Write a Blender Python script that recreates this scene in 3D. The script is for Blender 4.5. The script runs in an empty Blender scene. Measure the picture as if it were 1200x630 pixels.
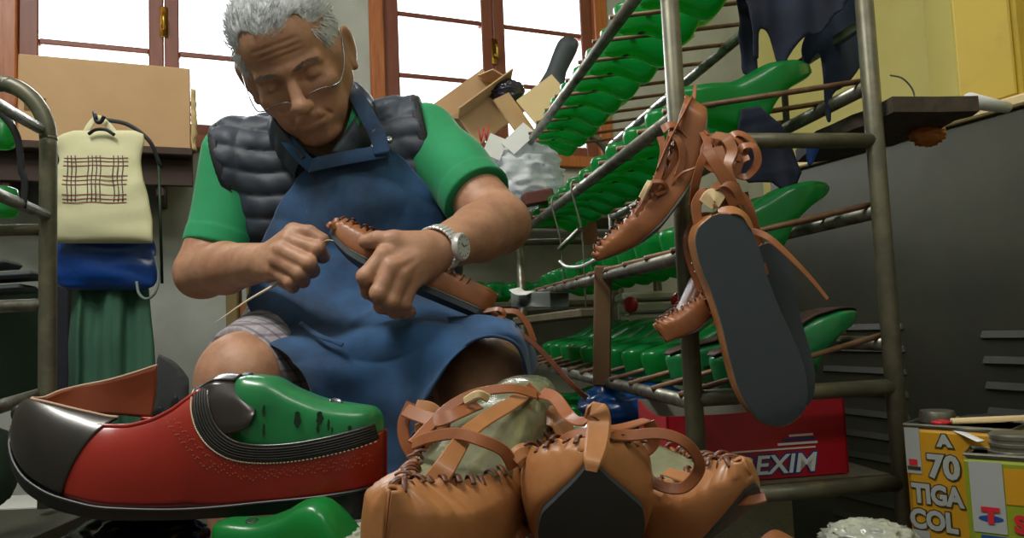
import bpy, math, random
import numpy as np
from mathutils import Vector, Matrix, noise as mnoise
random.seed(7)
SC = bpy.context.scene
COL = SC.collection
PI = math.pi
# ------------------------------------------------------------------ camera
F = 883.0                      # focal length in pixels of the 1200 px wide frame
CAM = Vector((0.0, 0.0, 0.65))
U_ = Vector((-0.042, 1.0, -0.076)).normalized()
FW = Vector((0, 0, -1))
YC = (FW - U_ * FW.dot(U_)).normalized()
XC = YC.cross(U_)
R = Matrix((XC, YC, U_))       # camera space -> world
cam_d = bpy.data.cameras.new('camera')
cam_d.sensor_width = 36.0
cam_d.lens = F / 1200 * 36
cam_d.clip_start = 0.02
cam = bpy.data.objects.new('camera', cam_d)
COL.objects.link(cam)
cam.matrix_world = Matrix.Translation(CAM) @ R.to_4x4()
SC.camera = cam
def ray(px, py):
    return R @ Vector(((px - 600) / F, -(py - 315) / F, -1.0))
def P(px, py, d):
    """point seen at pixel (px,py) at depth d metres along the optical axis"""
    return CAM + ray(px, py) * d
def onplane(px, py, p0, n):
    r = ray(px, py)
    return CAM + r * ((p0 - CAM).dot(n) / r.dot(n))
def onz(px, py, z):
    r = ray(px, py)
    return CAM + r * ((z - CAM.z) / r.z)
V = Vector
# ------------------------------------------------------------------ materials
def lin(h):
    if isinstance(h, (tuple, list)):
        return tuple(h)[:3]
    h = h.lstrip('#')
    o = []
    for i in (0, 2, 4):
        c = int(h[i:i + 2], 16) / 255
        o.append(c / 12.92 if c <= 0.04045 else ((c + 0.055) / 1.055) ** 2.4)
    return tuple(o)
def mat(name, col, rough=0.5, metal=0.0, col2=None, nscale=20, mix=0.5, bump=0.0, bscale=80, bdist=0.002,
        coat=0.0, sss=0.0, transl=None, spec=0.5, alpha=None, stretch=None, rough2=None, sheen=0.0, trans=0.0, lo=0.35, hi=0.65, emit=None):
    m = bpy.data.materials.new(name)
    m.use_nodes = True
    nt = m.node_tree
    N, L = nt.nodes, nt.links
    b = N['Principled BSDF']
    out = N['Material Output']
    b.inputs['Base Color'].default_value = (*lin(col), 1)
    b.inputs['Roughness'].default_value = rough
    b.inputs['Metallic'].default_value = metal
    b.inputs['Specular IOR Level'].default_value = spec
    b.inputs['Coat Weight'].default_value = coat
    b.inputs['Coat Roughness'].default_value = 0.15
    b.inputs['Sheen Weight'].default_value = sheen
    b.inputs['Transmission Weight'].default_value = trans
    if sss:
        b.inputs['Subsurface Weight'].default_value = sss
        b.inputs['Subsurface Radius'].default_value = (0.012, 0.005, 0.003)
        b.inputs['Subsurface Scale'].default_value = 1.0
    tc = N.new('ShaderNodeTexCoord')
    mp = N.new('ShaderNodeMapping')
    L.new(tc.outputs['Object'], mp.inputs['Vector'])
    if stretch:
        mp.inputs['Scale'].default_value = stretch
    if col2 is not None:
        n = N.new('ShaderNodeTexNoise')
        n.inputs['Scale'].default_value = nscale
        n.inputs['Detail'].default_value = 6
        n.inputs['Roughness'].default_value = 0.6
        L.new(mp.outputs['Vector'], n.inputs['Vector'])
        r = N.new('ShaderNodeMapRange')
        r.inputs['From Min'].default_value = lo
        r.inputs['From Max'].default_value = hi
        r.inputs['To Max'].default_value = mix
        L.new(n.outputs['Fac'], r.inputs['Value'])
        mx = N.new('ShaderNodeMix')
        mx.data_type = 'RGBA'
        mx.inputs['A'].default_value = (*lin(col), 1)
        mx.inputs['B'].default_value = (*lin(col2), 1)
        L.new(r.outputs['Result'], mx.inputs['Factor'])
        L.new(mx.outputs['Result'], b.inputs['Base Color'])
        if rough2 is not None:
            rr = N.new('ShaderNodeMapRange')
            rr.inputs['From Min'].default_value = lo
            rr.inputs['From Max'].default_value = hi
            rr.inputs['To Min'].default_value = rough
            rr.inputs['To Max'].default_value = rough2
            L.new(n.outputs['Fac'], rr.inputs['Value'])
            L.new(rr.outputs['Result'], b.inputs['Roughness'])
    if bump:
        n2 = N.new('ShaderNodeTexNoise')
        n2.inputs['Scale'].default_value = bscale
        n2.inputs['Detail'].default_value = 4
        L.new(mp.outputs['Vector'], n2.inputs['Vector'])
        bp = N.new('ShaderNodeBump')
        bp.inputs['Strength'].default_value = bump
        bp.inputs['Distance'].default_value = bdist
        L.new(n2.outputs['Fac'], bp.inputs['Height'])
        L.new(bp.outputs['Normal'], b.inputs['Normal'])
    if transl:
        t = N.new('ShaderNodeBsdfTranslucent')
        t.inputs['Color'].default_value = (*lin(transl[0]), 1)
        ms = N.new('ShaderNodeMixShader')
        ms.inputs[0].default_value = transl[1]
        L.new(b.outputs[0], ms.inputs[1])
        L.new(t.outputs[0], ms.inputs[2])
        L.new(ms.outputs[0], out.inputs['Surface'])
    if alpha is not None:
        b.inputs['Alpha'].default_value = alpha
    if emit:
        b.inputs['Emission Color'].default_value = (*lin(emit[0]), 1)
        b.inputs['Emission Strength'].default_value = emit[1]
    return m
# ------------------------------------------------------------------ objects
def root(name, loc, label=None, cat=None, group=None, kind=None, mtx=None):
    o = bpy.data.objects.new(name, None)
    o.empty_display_size = 0.02
    COL.objects.link(o)
    if mtx is not None:
        o.matrix_world = mtx
    else:
        o.location = loc
    tag(o, label, cat, group, kind)
    return o
def tag(o, label=None, cat=None, group=None, kind=None):
    if label: o['label'] = label
    if cat: o['category'] = cat
    if group: o['group'] = group
    if kind: o['kind'] = kind
    return o
def obj(name, vf, m, parent=None, smooth=True, local=False, autos=None):
    """mesh object from (verts, faces); verts in world space unless local"""
    v, f = vf
    v = np.asarray(v, dtype=float).reshape(-1, 3)
    if parent is None:
        c = (v.max(0) + v.min(0)) / 2
        c[2] = v[:, 2].min()
        v = v - c
    elif not local:
        mi = np.array(world_of(parent).inverted())
        v = v @ mi[:3, :3].T + mi[:3, 3]
    me = bpy.data.meshes.new(name)
    me.from_pydata(v.tolist() if len(v) < 60000 else v, [], [list(map(int, q)) for q in f] if not isinstance(f, np.ndarray) else f.tolist())
    me.validate(clean_customdata=False)
    me.update()
    if m is not None:
        me.materials.append(m)
    if smooth:
        me.polygons.foreach_set('use_smooth', [True] * len(me.polygons))
        if autos:
            me.set_sharp_from_angle(angle=math.radians(autos))
    o = bpy.data.objects.new(name, me)
    COL.objects.link(o)
    if parent is None:
        o.location = c
    else:
        o.parent = parent
    return o
def world_of(o):
    m = o.matrix_basis.copy()
    while o.parent:
        m = o.parent.matrix_basis @ o.matrix_parent_inverse @ m
        o = o.parent
    return m
def merge(*vfs):
    vs, fs, n = [], [], 0
    for v, f in vfs:
        v = [tuple(p) for p in v]
        vs += v
        fs += [[i + n for i in q] for q in f]
        n += len(v)
    return vs, fs
def xf(vf, M):
    return [M @ V(p) for p in vf[0]], vf[1]
def box(cx, cy, cz, sx, sy, sz, bev=0.0):
    """axis aligned box, optional chamfer"""
    hx, hy, hz = sx / 2, sy / 2, sz / 2
    b = min(bev, hx * .9, hy * .9, hz * .9)
    if b <= 0:
        v = [(cx + i * hx, cy + j * hy, cz + k * hz) for i in (-1, 1) for j in (-1, 1) for k in (-1, 1)]
        f = [(0, 1, 3, 2), (4, 6, 7, 5), (0, 4, 5, 1), (2, 3, 7, 6), (0, 2, 6, 4), (1, 5, 7, 3)]
        return v, f
    v, idx = [], {}
    for i in (-1, 1):
        for j in (-1, 1):
            for k in (-1, 1):
                for a in range(3):
                    q = [i * (hx - b), j * (hy - b), k * (hz - b)]
                    q[a] = (i, j, k)[a] * (hx, hy, hz)[a]
                    idx[(i, j, k, a)] = len(v)
                    v.append((cx + q[0], cy + q[1], cz + q[2]))
    f = []
    for a in range(3):
        o1, o2 = (a + 1) % 3, (a + 2) % 3
        for s in (-1, 1):
            q = []
            for t1, t2 in ((-1, -1), (1, -1), (1, 1), (-1, 1)):
                c = [0, 0, 0]; c[a] = s; c[o1] = t1; c[o2] = t2
                q.append(idx[(*c, a)])
            f.append(q if s > 0 else q[::-1])
        for s1 in (-1, 1):
            for s2 in (-1, 1):
                q = []
                for t, ax in ((-1, o1), (1, o1), (1, o2), (-1, o2)):
                    c = [0, 0, 0]; c[a] = t; c[o1] = s1; c[o2] = s2
                    q.append(idx[(*c, ax)])
                f.append(q)
    for i in (-1, 1):
        for j in (-1, 1):
            for k in (-1, 1):
                f.append([idx[(i, j, k, 0)], idx[(i, j, k, 1)], idx[(i, j, k, 2)]])
    return v, f
def frame(o, x, up):
    """4x4 with local x along x, local z near up"""
    x = V(x).normalized()
    z = (V(up) - x * V(up).dot(x)).normalized()
    y = z.cross(x)
    M = Matrix((x, y, z)).transposed().to_4x4()
    M.translation = o
    return M
def bar(a, b, w, h, up=(0, 0, 1), bev=0.001):
    """rectangular bar from a to b"""
    a, b = V(a), V(b)
    L = (b - a).length
    return xf(box(L / 2, 0, 0, L, w, h, bev), frame(a, b - a, up if abs((b - a).normalized().dot(V(up))) < .98 else (1, 0, 0)))
def catmull(pts, n=8, closed=False):
    pts = [np.array(p, float) for p in pts]
    out = []
    m = len(pts)
    segs = m if closed else m - 1
    for i in range(segs):
        p1, p2 = pts[i], pts[(i + 1) % m]
        p0 = pts[i - 1] if (closed or i > 0) else 2 * p1 - p2
        p3 = pts[(i + 2) % m] if (closed or i + 2 < m) else 2 * p2 - p1
        for k in range(n):
            t = k / n
            out.append(0.5 * ((2 * p1) + (-p0 + p2) * t + (2 * p0 - 5 * p1 + 4 * p2 - p3) * t * t + (-p0 + 3 * p1 - 3 * p2 + p3) * t ** 3))
    if not closed:
        out.append(pts[-1])
    return [V(p) for p in out]
def sweep(path, prof, closed=False, up=None, scale=None, twist=0.0, cap=True):
    """sweep a closed 2D profile [(a,b)] along path; a along side vector, b along normal"""
    n = len(path)
    T = []
    for i in range(n):
        if closed:
            t = path[(i + 1) % n] - path[i - 1]
        else:
            t = path[min(i + 1, n - 1)] - path[max(i - 1, 0)]
        T.append(t.normalized() if t.length > 1e-9 else V((0, 0, 1)))
    nrm = V(up) if up is not None else (V((0, 0, 1)) if abs(T[0].z) < .9 else V((1, 0, 0)))
    vs, fs = [], []
    k = len(prof)
    for i in range(n):
        if up is not None and not isinstance(up, str):
            nn = V(up)
        else:
            nn = nrm
        nn = nn - T[i] * nn.dot(T[i])
        if nn.length < 1e-5:
            nn = nrm
        nn.normalize()
        nrm = nn
        side = T[i].cross(nn)
        if twist:
            an = twist * i / max(1, n - 1)
            side, nn = side * math.cos(an) + nn * math.sin(an), nn * math.cos(an) - side * math.sin(an)
        s = 1.0 if scale is None else scale(i / max(1, n - 1))
        for a, b in prof:
            vs.append(path[i] + side * a * s + nn * b * s)
    for i in range(n if closed else n - 1):
        j = (i + 1) % n
        for q in range(k):
            r = (q + 1) % k
            fs.append([i * k + q, i * k + r, j * k + r, j * k + q])
    if not closed and cap:
        fs.append(list(range(k))[::-1])
        fs.append([(n - 1) * k + q for q in range(k)])
    return vs, fs
def circ(r, n=12):
    return [(r * math.cos(2 * PI * i / n), r * math.sin(2 * PI * i / n)) for i in range(n)]
def tube(pts, r, n=12, sm=0, closed=False, scale=None):
    path = catmull(pts, sm, closed) if sm else [V(p) for p in pts]
    return sweep(path, circ(r, n), closed=closed, scale=scale)
def ribprof(w, t):
    h, q = w / 2, t / 2
    c = min(q * .8, h * .5)
    return [(-h, -q + c), (-h + c, -q), (h - c, -q), (h, -q + c), (h, q - c), (h - c, q), (-h + c, q), (-h, q - c)]
def ribbon(pts, w, t, sm=8, up=None, closed=False, twist=0.0, scale=None):
    path = catmull(pts, sm, closed) if sm else [V(p) for p in pts]
    return sweep(path, ribprof(w, t), closed=closed, up=up, twist=twist, scale=scale)
def loft(rings, cap=True, closed_u=True):
    """rings of equal point counts -> quads"""
    k = len(rings[0])
    vs = [V(p) for r in rings for p in r]
    fs = []
    for i in range(len(rings) - 1):
        for q in range(k if closed_u else k - 1):
            r = (q + 1) % k
            fs.append([i * k + q, i * k + r, (i + 1) * k + r, (i + 1) * k + q])
    if cap and closed_u:
        fs.append(list(range(k))[::-1])
        fs.append([(len(rings) - 1) * k + q for q in range(k)])
    return vs, fs
def interp(tab, x):
    xs = [a for a, _ in tab]; ys = [b for _, b in tab]
    # smooth (pchip-like via cosine-free hermite)
    i = int(np.searchsorted(xs, x)) - 1
    i = max(0, min(len(xs) - 2, i))
    x0, x1 = xs[i], xs[i + 1]
    t = max(0.0, min(1.0, (x - x0) / (x1 - x0)))
    d = [(ys[j + 1] - ys[j]) / (xs[j + 1] - xs[j]) for j in range(len(xs) - 1)]
    def sl(j):
        if j == 0: return d[0]
        if j == len(xs) - 1: return d[-1]
        return 0 if d[j - 1] * d[j] <= 0 else 2 * d[j - 1] * d[j] / (d[j - 1] + d[j])
    h = x1 - x0
    m0, m1 = sl(i) * h, sl(i + 1) * h
    return (2 * t ** 3 - 3 * t * t + 1) * ys[i] + (t ** 3 - 2 * t * t + t) * m0 + (-2 * t ** 3 + 3 * t * t) * ys[i + 1] + (t ** 3 - t * t) * m1
def patch(ctrl, nu=8, nv=8, wr=0.0, ws=12.0, seed=0.0, wdir=None):
    """smooth surface through a grid of control points (rows of columns)"""
    rows = [catmull(r, nu) for r in ctrl]
    cols = [catmull([rows[i][j] for i in range(len(rows))], nv) for j in range(len(rows[0]))]
    nr, nc = len(cols[0]), len(cols)
    g = [[cols[j][i] for j in range(nc)] for i in range(nr)]
    vs = []
    for i in range(nr):
        for j in range(nc):
            p = g[i][j]
            if wr:
                du = g[i][min(j + 1, nc - 1)] - g[i][max(j - 1, 0)]
                dv = g[min(i + 1, nr - 1)][j] - g[max(i - 1, 0)][j]
                nn = du.cross(dv)
                if nn.length > 1e-12:
                    nn.normalize()
                    q = p * ws + V((seed, seed * 1.7, 0))
                    if wdir is not None:
                        q = V((q.x * wdir[0], q.y * wdir[1], q.z * wdir[2]))
                    h = 1 - 2 * abs(mnoise.noise(q)) + .5 * mnoise.noise(q * 2.3)
                    p = p + nn * wr * h
            vs.append(p)
    fs = [[i * nc + j, i * nc + j + 1, (i + 1) * nc + j + 1, (i + 1) * nc + j] for i in range(nr - 1) for j in range(nc - 1)]
    return vs, fs
def add_solid(o, t, off=0.0):
    m = o.modifiers.new('thickness', 'SOLIDIFY')
    m.thickness = t
    m.offset = off
    return o
def add_sub(o, lv=1):
    m = o.modifiers.new('smooth', 'SUBSURF')
    m.levels = lv; m.render_levels = lv
    return o
def add_bev(o, w=0.002, seg=2):
    m = o.modifiers.new('bevel', 'BEVEL')
    m.width = w; m.segments = seg; m.limit_method = 'ANGLE'
    return o
def copy_tree(o, parent=None, mtx=None, label=None):
    c = o.copy()
    COL.objects.link(c)
    c.parent = parent
    if mtx is not None:
        c.matrix_world = mtx
    if label: c['label'] = label
    for ch in list(o.children):
        d = copy_tree(ch, c)
        d.matrix_parent_inverse = ch.matrix_parent_inverse.copy()
    return c
def lathe(prof, n=24, M=None):
    vs, fs = [], []
    for r, z in prof:
        for i in range(n):
            a = 2 * PI * i / n
            vs.append(V((r * math.cos(a), r * math.sin(a), z)))
    for i in range(len(prof) - 1):
        for q in range(n):
            r = (q + 1) % n
            fs.append([i * n + q, i * n + r, (i + 1) * n + r, (i + 1) * n + q])
    fs.append(list(range(n))[::-1])
    fs.append([(len(prof) - 1) * n + q for q in range(n)])
    if M is not None:
        vs = [M @ v for v in vs]
    return vs, fs
def text_mesh(s, size, M, ext=0.0004, bold=0.0, squash=1.0):
    cu = bpy.data.curves.new('lettering', 'FONT')
    cu.body = s; cu.size = size; cu.extrude = ext; cu.offset = bold
    cu.align_x = 'CENTER'; cu.align_y = 'CENTER'
    cu.resolution_u = 3
    to = bpy.data.objects.new('lettering_source', cu)
    COL.objects.link(to)
    bpy.context.view_layer.update()
    dg = bpy.context.evaluated_depsgraph_get()
    me = bpy.data.meshes.new_from_object(to.evaluated_get(dg))
    vs = [M @ V((v.co.x * squash, v.co.y, v.co.z)) for v in me.vertices]
    fs = [list(p.vertices) for p in me.polygons]
    bpy.data.objects.remove(to); bpy.data.curves.remove(cu); bpy.data.meshes.remove(me)
    return vs, fs
# ------------------------------------------------------------------ signed distance modelling
class SDF:
    """smooth union / subtraction of round cones and ellipsoids, meshed with surface nets on sparse blocks"""
    def __init__(s):
        s.p = []
    def cone(s, a, b, ra, rb=None, k=0.01, sub=False):
        s.p.append(('c', np.array(a, float), np.array(b, float), ra, ra if rb is None else rb, k, sub)); return s
    def ell(s, c, r, M=None, k=0.01, sub=False):
        s.p.append(('e', np.array(c, float), np.array(r, float), np.eye(3) if M is None else np.array(M)[:3, :3], None, k, sub)); return s
    @staticmethod
    def dist(q, X):
        if q[0] == 'c':
            a, b, ra, rb = q[1:5]
            ba = b - a
            l2 = max(ba @ ba, 1e-12)
            h = np.clip(((X - a) @ ba) / l2, 0, 1)
            d = np.linalg.norm(X - a - h[..., None] * ba, axis=-1)
            return d - (ra + (rb - ra) * h)
        c, r, M = q[1:4]
        Y = (X - c) @ M          # columns of M are the ellipsoid's axes
        k0 = np.linalg.norm(Y / r, axis=-1)
        k1 = np.linalg.norm(Y / (r * r), axis=-1)
        return k0 * (k0 - 1.0) / np.maximum(k1, 1e-9)
    def bound(s, q):
        if q[0] == 'c':
            rr = max(q[3], q[4])
            return np.minimum(q[1], q[2]) - rr, np.maximum(q[1], q[2]) + rr
        rr = q[2].max()
        return q[1] - rr, q[1] + rr
    def mesh(s, h=0.002, post=None, clip=None, pad=0.008):
        B = 8
        bs = B * h
        pos = [q for q in s.p if not q[6]]
        lo = np.min([s.bound(q)[0] for q in pos], 0) - pad
        hi = np.max([s.bound(q)[1] for q in pos], 0) + pad
        nb = np.ceil((hi - lo) / bs).astype(int)
        ijk = np.stack(np.meshgrid(*[np.arange(n) for n in nb], indexing='ij'), -1).reshape(-1, 3)
        cen = lo + (ijk + .5) * bs
        hd = bs * math.sqrt(3) / 2
        f = np.full(len(cen), 9.0)
        for q in pos:
            f = np.minimum(f, s.dist(q, cen))
        keep = np.abs(f) < hd + 0.022
        ijk, cen = ijk[keep], cen[keep]
        g = np.arange(B + 1) * h
        off = np.stack(np.meshgrid(g, g, g, indexing='ij'), -1).reshape(-1, 3)
        n = len(ijk)
        vals = np.full((n, (B + 1) ** 3), 0.5, dtype=np.float32)
        org = lo + ijk * bs
        for q in s.p:
            k = q[5]
            dc = s.dist(q, cen)
            m = dc < hd * 2 + k + 0.03
            idx = np.nonzero(m)[0]
            for c0 in range(0, len(idx), 400):
                ii = idx[c0:c0 + 400]
                X = org[ii][:, None, :] + off[None]
                d = s.dist(q, X)
                v = vals[ii]
                if q[6]:
                    d = -d
                    hh = np.clip(0.5 - 0.5 * (v - d) / k, 0, 1)
                    vals[ii] = v * (1 - hh) + d * hh + k * hh * (1 - hh)
                else:
                    hh = np.clip(0.5 + 0.5 * (v - d) / k, 0, 1)
                    vals[ii] = v * (1 - hh) + d * hh - k * hh * (1 - hh)
        if post is not None or clip is not None:
            for c0 in range(0, n, 400):
                X = org[c0:c0 + 400][:, None, :] + off[None]
                v = vals[c0:c0 + 400]
                if post is not None:
                    v = post(v, X)
                if clip is not None:
                    v = np.maximum(v, clip(X))
                vals[c0:c0 + 400] = v
        G = vals.reshape(n, B + 1, B + 1, B + 1)
        sg = G < 0
        cnt = sum(sg[:, a:B + a, b:B + b, c:B + c].astype(np.int8) for a in (0, 1) for b in (0, 1) for c in (0, 1))
        act = (cnt > 0) & (cnt < 8)
        bi, ci, cj, ck = np.nonzero(act)
        dims = nb * B + 2
        base = ijk[bi] * B + np.stack([ci, cj, ck], -1)
        gid = (base[:, 0].astype(np.int64) * dims[1] + base[:, 1]) * dims[2] + base[:, 2]
        acc = np.zeros((len(bi), 3)); w = np.zeros(len(bi))
        cr = [(a, b, c) for a in (0, 1) for b in (0, 1) for c in (0, 1)]
        for a in cr:
            for ax in range(3):
                if a[ax] == 0:
                    b = list(a); b[ax] = 1
                    va = G[bi, ci + a[0], cj + a[1], ck + a[2]]
                    vb = G[bi, ci + b[0], cj + b[1], ck + b[2]]
                    mm = (va < 0) != (vb < 0)
                    t = np.where(mm, va / np.where(mm, va - vb, 1), 0)
                    pt = np.array(a, float)[None] + t[:, None] * (np.array(b, float) - np.array(a, float))[None]
                    acc += pt * mm[:, None]; w += mm
        vert = lo + (base + acc / w[:, None]) * h
        order = np.argsort(gid)
        sid = gid[order]
        def look(cells):
            i = (cells[:, 0].astype(np.int64) * dims[1] + cells[:, 1]) * dims[2] + cells[:, 2]
            k = np.searchsorted(sid, i)
            k = np.clip(k, 0, len(sid) - 1)
            ok = sid[k] == i
            return order[k], ok
        faces = []
        for ax in range(3):
            sl0 = [slice(0, B)] * 3
            sl1 = list(sl0); sl1[ax] = slice(1, B + 1)
            A = sg[(slice(None), *sl0)]; C = sg[(slice(None), *sl1)]
            bi2, x, y, z = np.nonzero(A != C)
            c = ijk[bi2] * B + np.stack([x, y, z], -1)
            fl = A[bi2, x, y, z]
            o1, o2 = (ax + 1) % 3, (ax + 2) % 3
            cs = []
            okk = np.ones(len(c), bool)
            for d1, d2 in ((0, 0), (-1, 0), (-1, -1), (0, -1)):
                cc = c.copy(); cc[:, o1] += d1; cc[:, o2] += d2
                k, ok = look(cc)
                cs.append(k); okk &= ok
            q = np.stack(cs, -1)
            q[~fl] = q[~fl][:, ::-1]
            faces.append(q[okk])
        fc = np.concatenate(faces)
        # one relaxation pass keeps the surface smooth
        for _ in range(2):
            sm = np.zeros_like(vert); ct = np.zeros(len(vert))
            for a in range(4):
                b = (a + 1) % 4
                np.add.at(sm, fc[:, a], vert[fc[:, b]]); np.add.at(ct, fc[:, a], 1)
                np.add.at(sm, fc[:, b], vert[fc[:, a]]); np.add.at(ct, fc[:, b], 1)
            mk = ct > 0
            vert[mk] = vert[mk] * .5 + .5 * sm[mk] / ct[mk][:, None]
        return vert, fc
# ------------------------------------------------------------------ palette
M = {}
M['wall'] = mat('grey_white_plaster', '#b4b8b2', .85, col2='#8f948e', nscale=5, mix=.6, bump=.15, bscale=60)
M['yellow'] = mat('yellow_painted_plaster', '#dfd88c', .6, col2='#d2c878', nscale=4, mix=.6, bump=.08, bscale=40)
M['mustard'] = mat('mustard_painted_steel', '#b49a2c', .45, col2='#96802a', nscale=9, mix=.6, lo=.5, hi=.75)
M['floor'] = mat('terrazzo_floor', '#6d6a62', .5, col2='#3e3c38', nscale=60, mix=.7)
M['ceil'] = mat('white_ceiling', '#cfcfc8', .9)
M['casing'] = mat('orange_varnished_pine', '#b06c3c', .4, col2='#8e4c24', nscale=6, stretch=(14, 14, 1.2), mix=.8)
M['sash'] = mat('red_brown_painted_wood', '#7a4434', .45, col2='#663424', nscale=8, stretch=(10, 10, 1), mix=.6)
M['brass'] = mat('brass', '#c2a24c', .3, metal=1)
M['steel'] = mat('worn_grey_steel_tube', '#96978f', .33, metal=.85, col2='#5a5646', nscale=26, mix=.9, rough2=.6, bump=.1, bscale=90)
M['steelp'] = mat('olive_painted_steel_tube', '#5d5c4c', .42, metal=.3, col2='#75705a', nscale=30, mix=.7, bump=.1, bscale=90, lo=.45, hi=.6)
M['rod'] = mat('rusty_brown_rod', '#6a4c3a', .5, metal=.3, col2='#8a6c52', nscale=40, mix=.8)
M['wood'] = mat('worn_brown_wood', '#6b5138', .65, col2='#4a3524', nscale=9, stretch=(2, 12, 12), mix=.8, bump=.2)
M['last'] = mat('green_plastic_last', '#117f3e', .27, col2='#0d6634', nscale=12, mix=.5, coat=.3, transl=('#34e81c', .30))
M['lastd'] = mat('emerald_plastic_last', '#1c7f45', .3, col2='#125a33', nscale=30, mix=.55, coat=.3, bump=.05)
M['ink'] = mat('dark_ink', '#12331f', .5)
M['insole'] = mat('dark_brown_insole_leather', '#4a322a', .6, col2='#38241e', nscale=30)
M['white'] = mat('white_plastic_film', '#f2f5f8', .35, transl=('#eef4fa', .4))
M['cardboard'] = mat('tan_cardboard', '#c8a57c', .8, col2='#b89268', nscale=5, mix=.5)
M['cardboardl'] = mat('pale_cardboard', '#d3bc8c', .8, col2='#c3aa78', nscale=6, mix=.5)
M['black'] = mat('black_fabric', '#15161b', .6, col2='#22242c', nscale=30)
M['darkmetal'] = mat('dark_grey_painted_sheet', '#4b4b3f', .42, metal=.1, col2='#3e3e35', nscale=7, mix=.7, bump=.04, bscale=14)
def glass_mat(name, tint=(1, 1, 1)):
    m = bpy.data.materials.new(name); m.use_nodes = True
    nt = m.node_tree; N, L = nt.nodes, nt.links
    N.remove(N['Principled BSDF'])
    t = N.new('ShaderNodeBsdfTransparent'); t.inputs[0].default_value = (*tint, 1)
    g = N.new('ShaderNodeBsdfGlossy'); g.inputs['Roughness'].default_value = .02
    fr = N.new('ShaderNodeFresnel'); fr.inputs[0].default_value = 1.45
    mx = N.new('ShaderNodeMixShader')
    L.new(fr.outputs[0], mx.inputs[0]); L.new(t.outputs[0], mx.inputs[1]); L.new(g.outputs[0], mx.inputs[2])
    L.new(mx.outputs[0], N['Material Output'].inputs['Surface'])
    return m
M['glass'] = glass_mat('clear_glass')
M['lens'] = glass_mat('spectacle_glass', (.97, .98, 1))
# ------------------------------------------------------------------ room shell
az = math.radians(66.9)
WD = V((math.sin(az), math.cos(az), 0)); WN = V((math.cos(az), -math.sin(az), 0))
W0 = P(110, 150, 2.3); W0.z = 0
Z = V((0, 0, 1))
def wp(s, z, off=0.0):
    return W0 + WD * s + WN * off + Z * z
def ws(px, py):
    q = onplane(px, py, W0, WN)
    return (q - W0).dot(WD), q.z
def wbox(s0, s1, z0, z1, o0, o1, bev=0.0):
    """box in wall coordinates, o = distance in front of the back wall"""
    v, f = box((s0 + s1) / 2, (o0 + o1) / 2, (z0 + z1) / 2, abs(s1 - s0), abs(o1 - o0), abs(z1 - z0), bev)
    return [wp(a, c, b) for a, b, c in v], f
zt1 = ws(110, 51)[1]
z0 = ws(250, 145)[1]
ph = zt1 - z0
s1 = [ws(x, 60)[0] for x in (-8, 20, 44, 174, 210)]
wpane = s1[3] - s1[2]
s1 += [s1[4] + wpane, s1[4] + wpane + .05, s1[4] + wpane + .10]
s2 = [ws(x, 60)[0] for x in (433, 450, 469, 567, 594, 684, 697, 712)]
corner_s = ws(888, 120)[0]
CEIL = 2.75
ztop = z0 + 3 * ph + .05
sL = s1[0] - .35
T = .22
# back wall with two real openings
def wall_parts():
    o = []
    zb = z0 - .09
    o.append(wbox(sL, s1[0], 0, CEIL, -T, 0))
    o.append(wbox(s1[0], s1[7], 0, zb, -T, 0)); o.append(wbox(s1[0], s1[7], ztop + .09, CEIL, -T, 0))
    o.append(wbox(s1[7], s2[0], 0, CEIL, -T, 0))
    o.append(wbox(s2[0], s2[7], 0, zb, -T, 0)); o.append(wbox(s2[0], s2[7], ztop + .09, CEIL, -T, 0))
    o.append(wbox(s2[7], corner_s + .2, 0, CEIL, -T, 0))
    return merge(*o)
tag(obj('wall_back', wall_parts(), M['wall'], smooth=False), kind='structure')
ROOMD = 4.6
def roombox(s0, s1_, o0, o1, za, zb):
    return wbox(s0, s1_, za, zb, o0, o1)
tag(obj('floor', roombox(sL, corner_s, 0, ROOMD, -.1, 0), M['floor'], smooth=False), kind='structure')
tag(obj('ceiling', roombox(sL, corner_s, 0, ROOMD, CEIL, CEIL + .1), M['ceil'], smooth=False), kind='structure')
tag(obj('wall_right', roombox(corner_s, corner_s + .2, 0, ROOMD, 0, CEIL), M['yellow'], smooth=False), kind='structure')
tag(obj('wall_left', roombox(sL - .2, sL, 0, ROOMD, 0, CEIL), M['wall'], smooth=False), kind='structure')
tag(obj('wall_front', roombox(sL, corner_s, ROOMD, ROOMD + .2, 0, CEIL), M['wall'], smooth=False), kind='structure')
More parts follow.
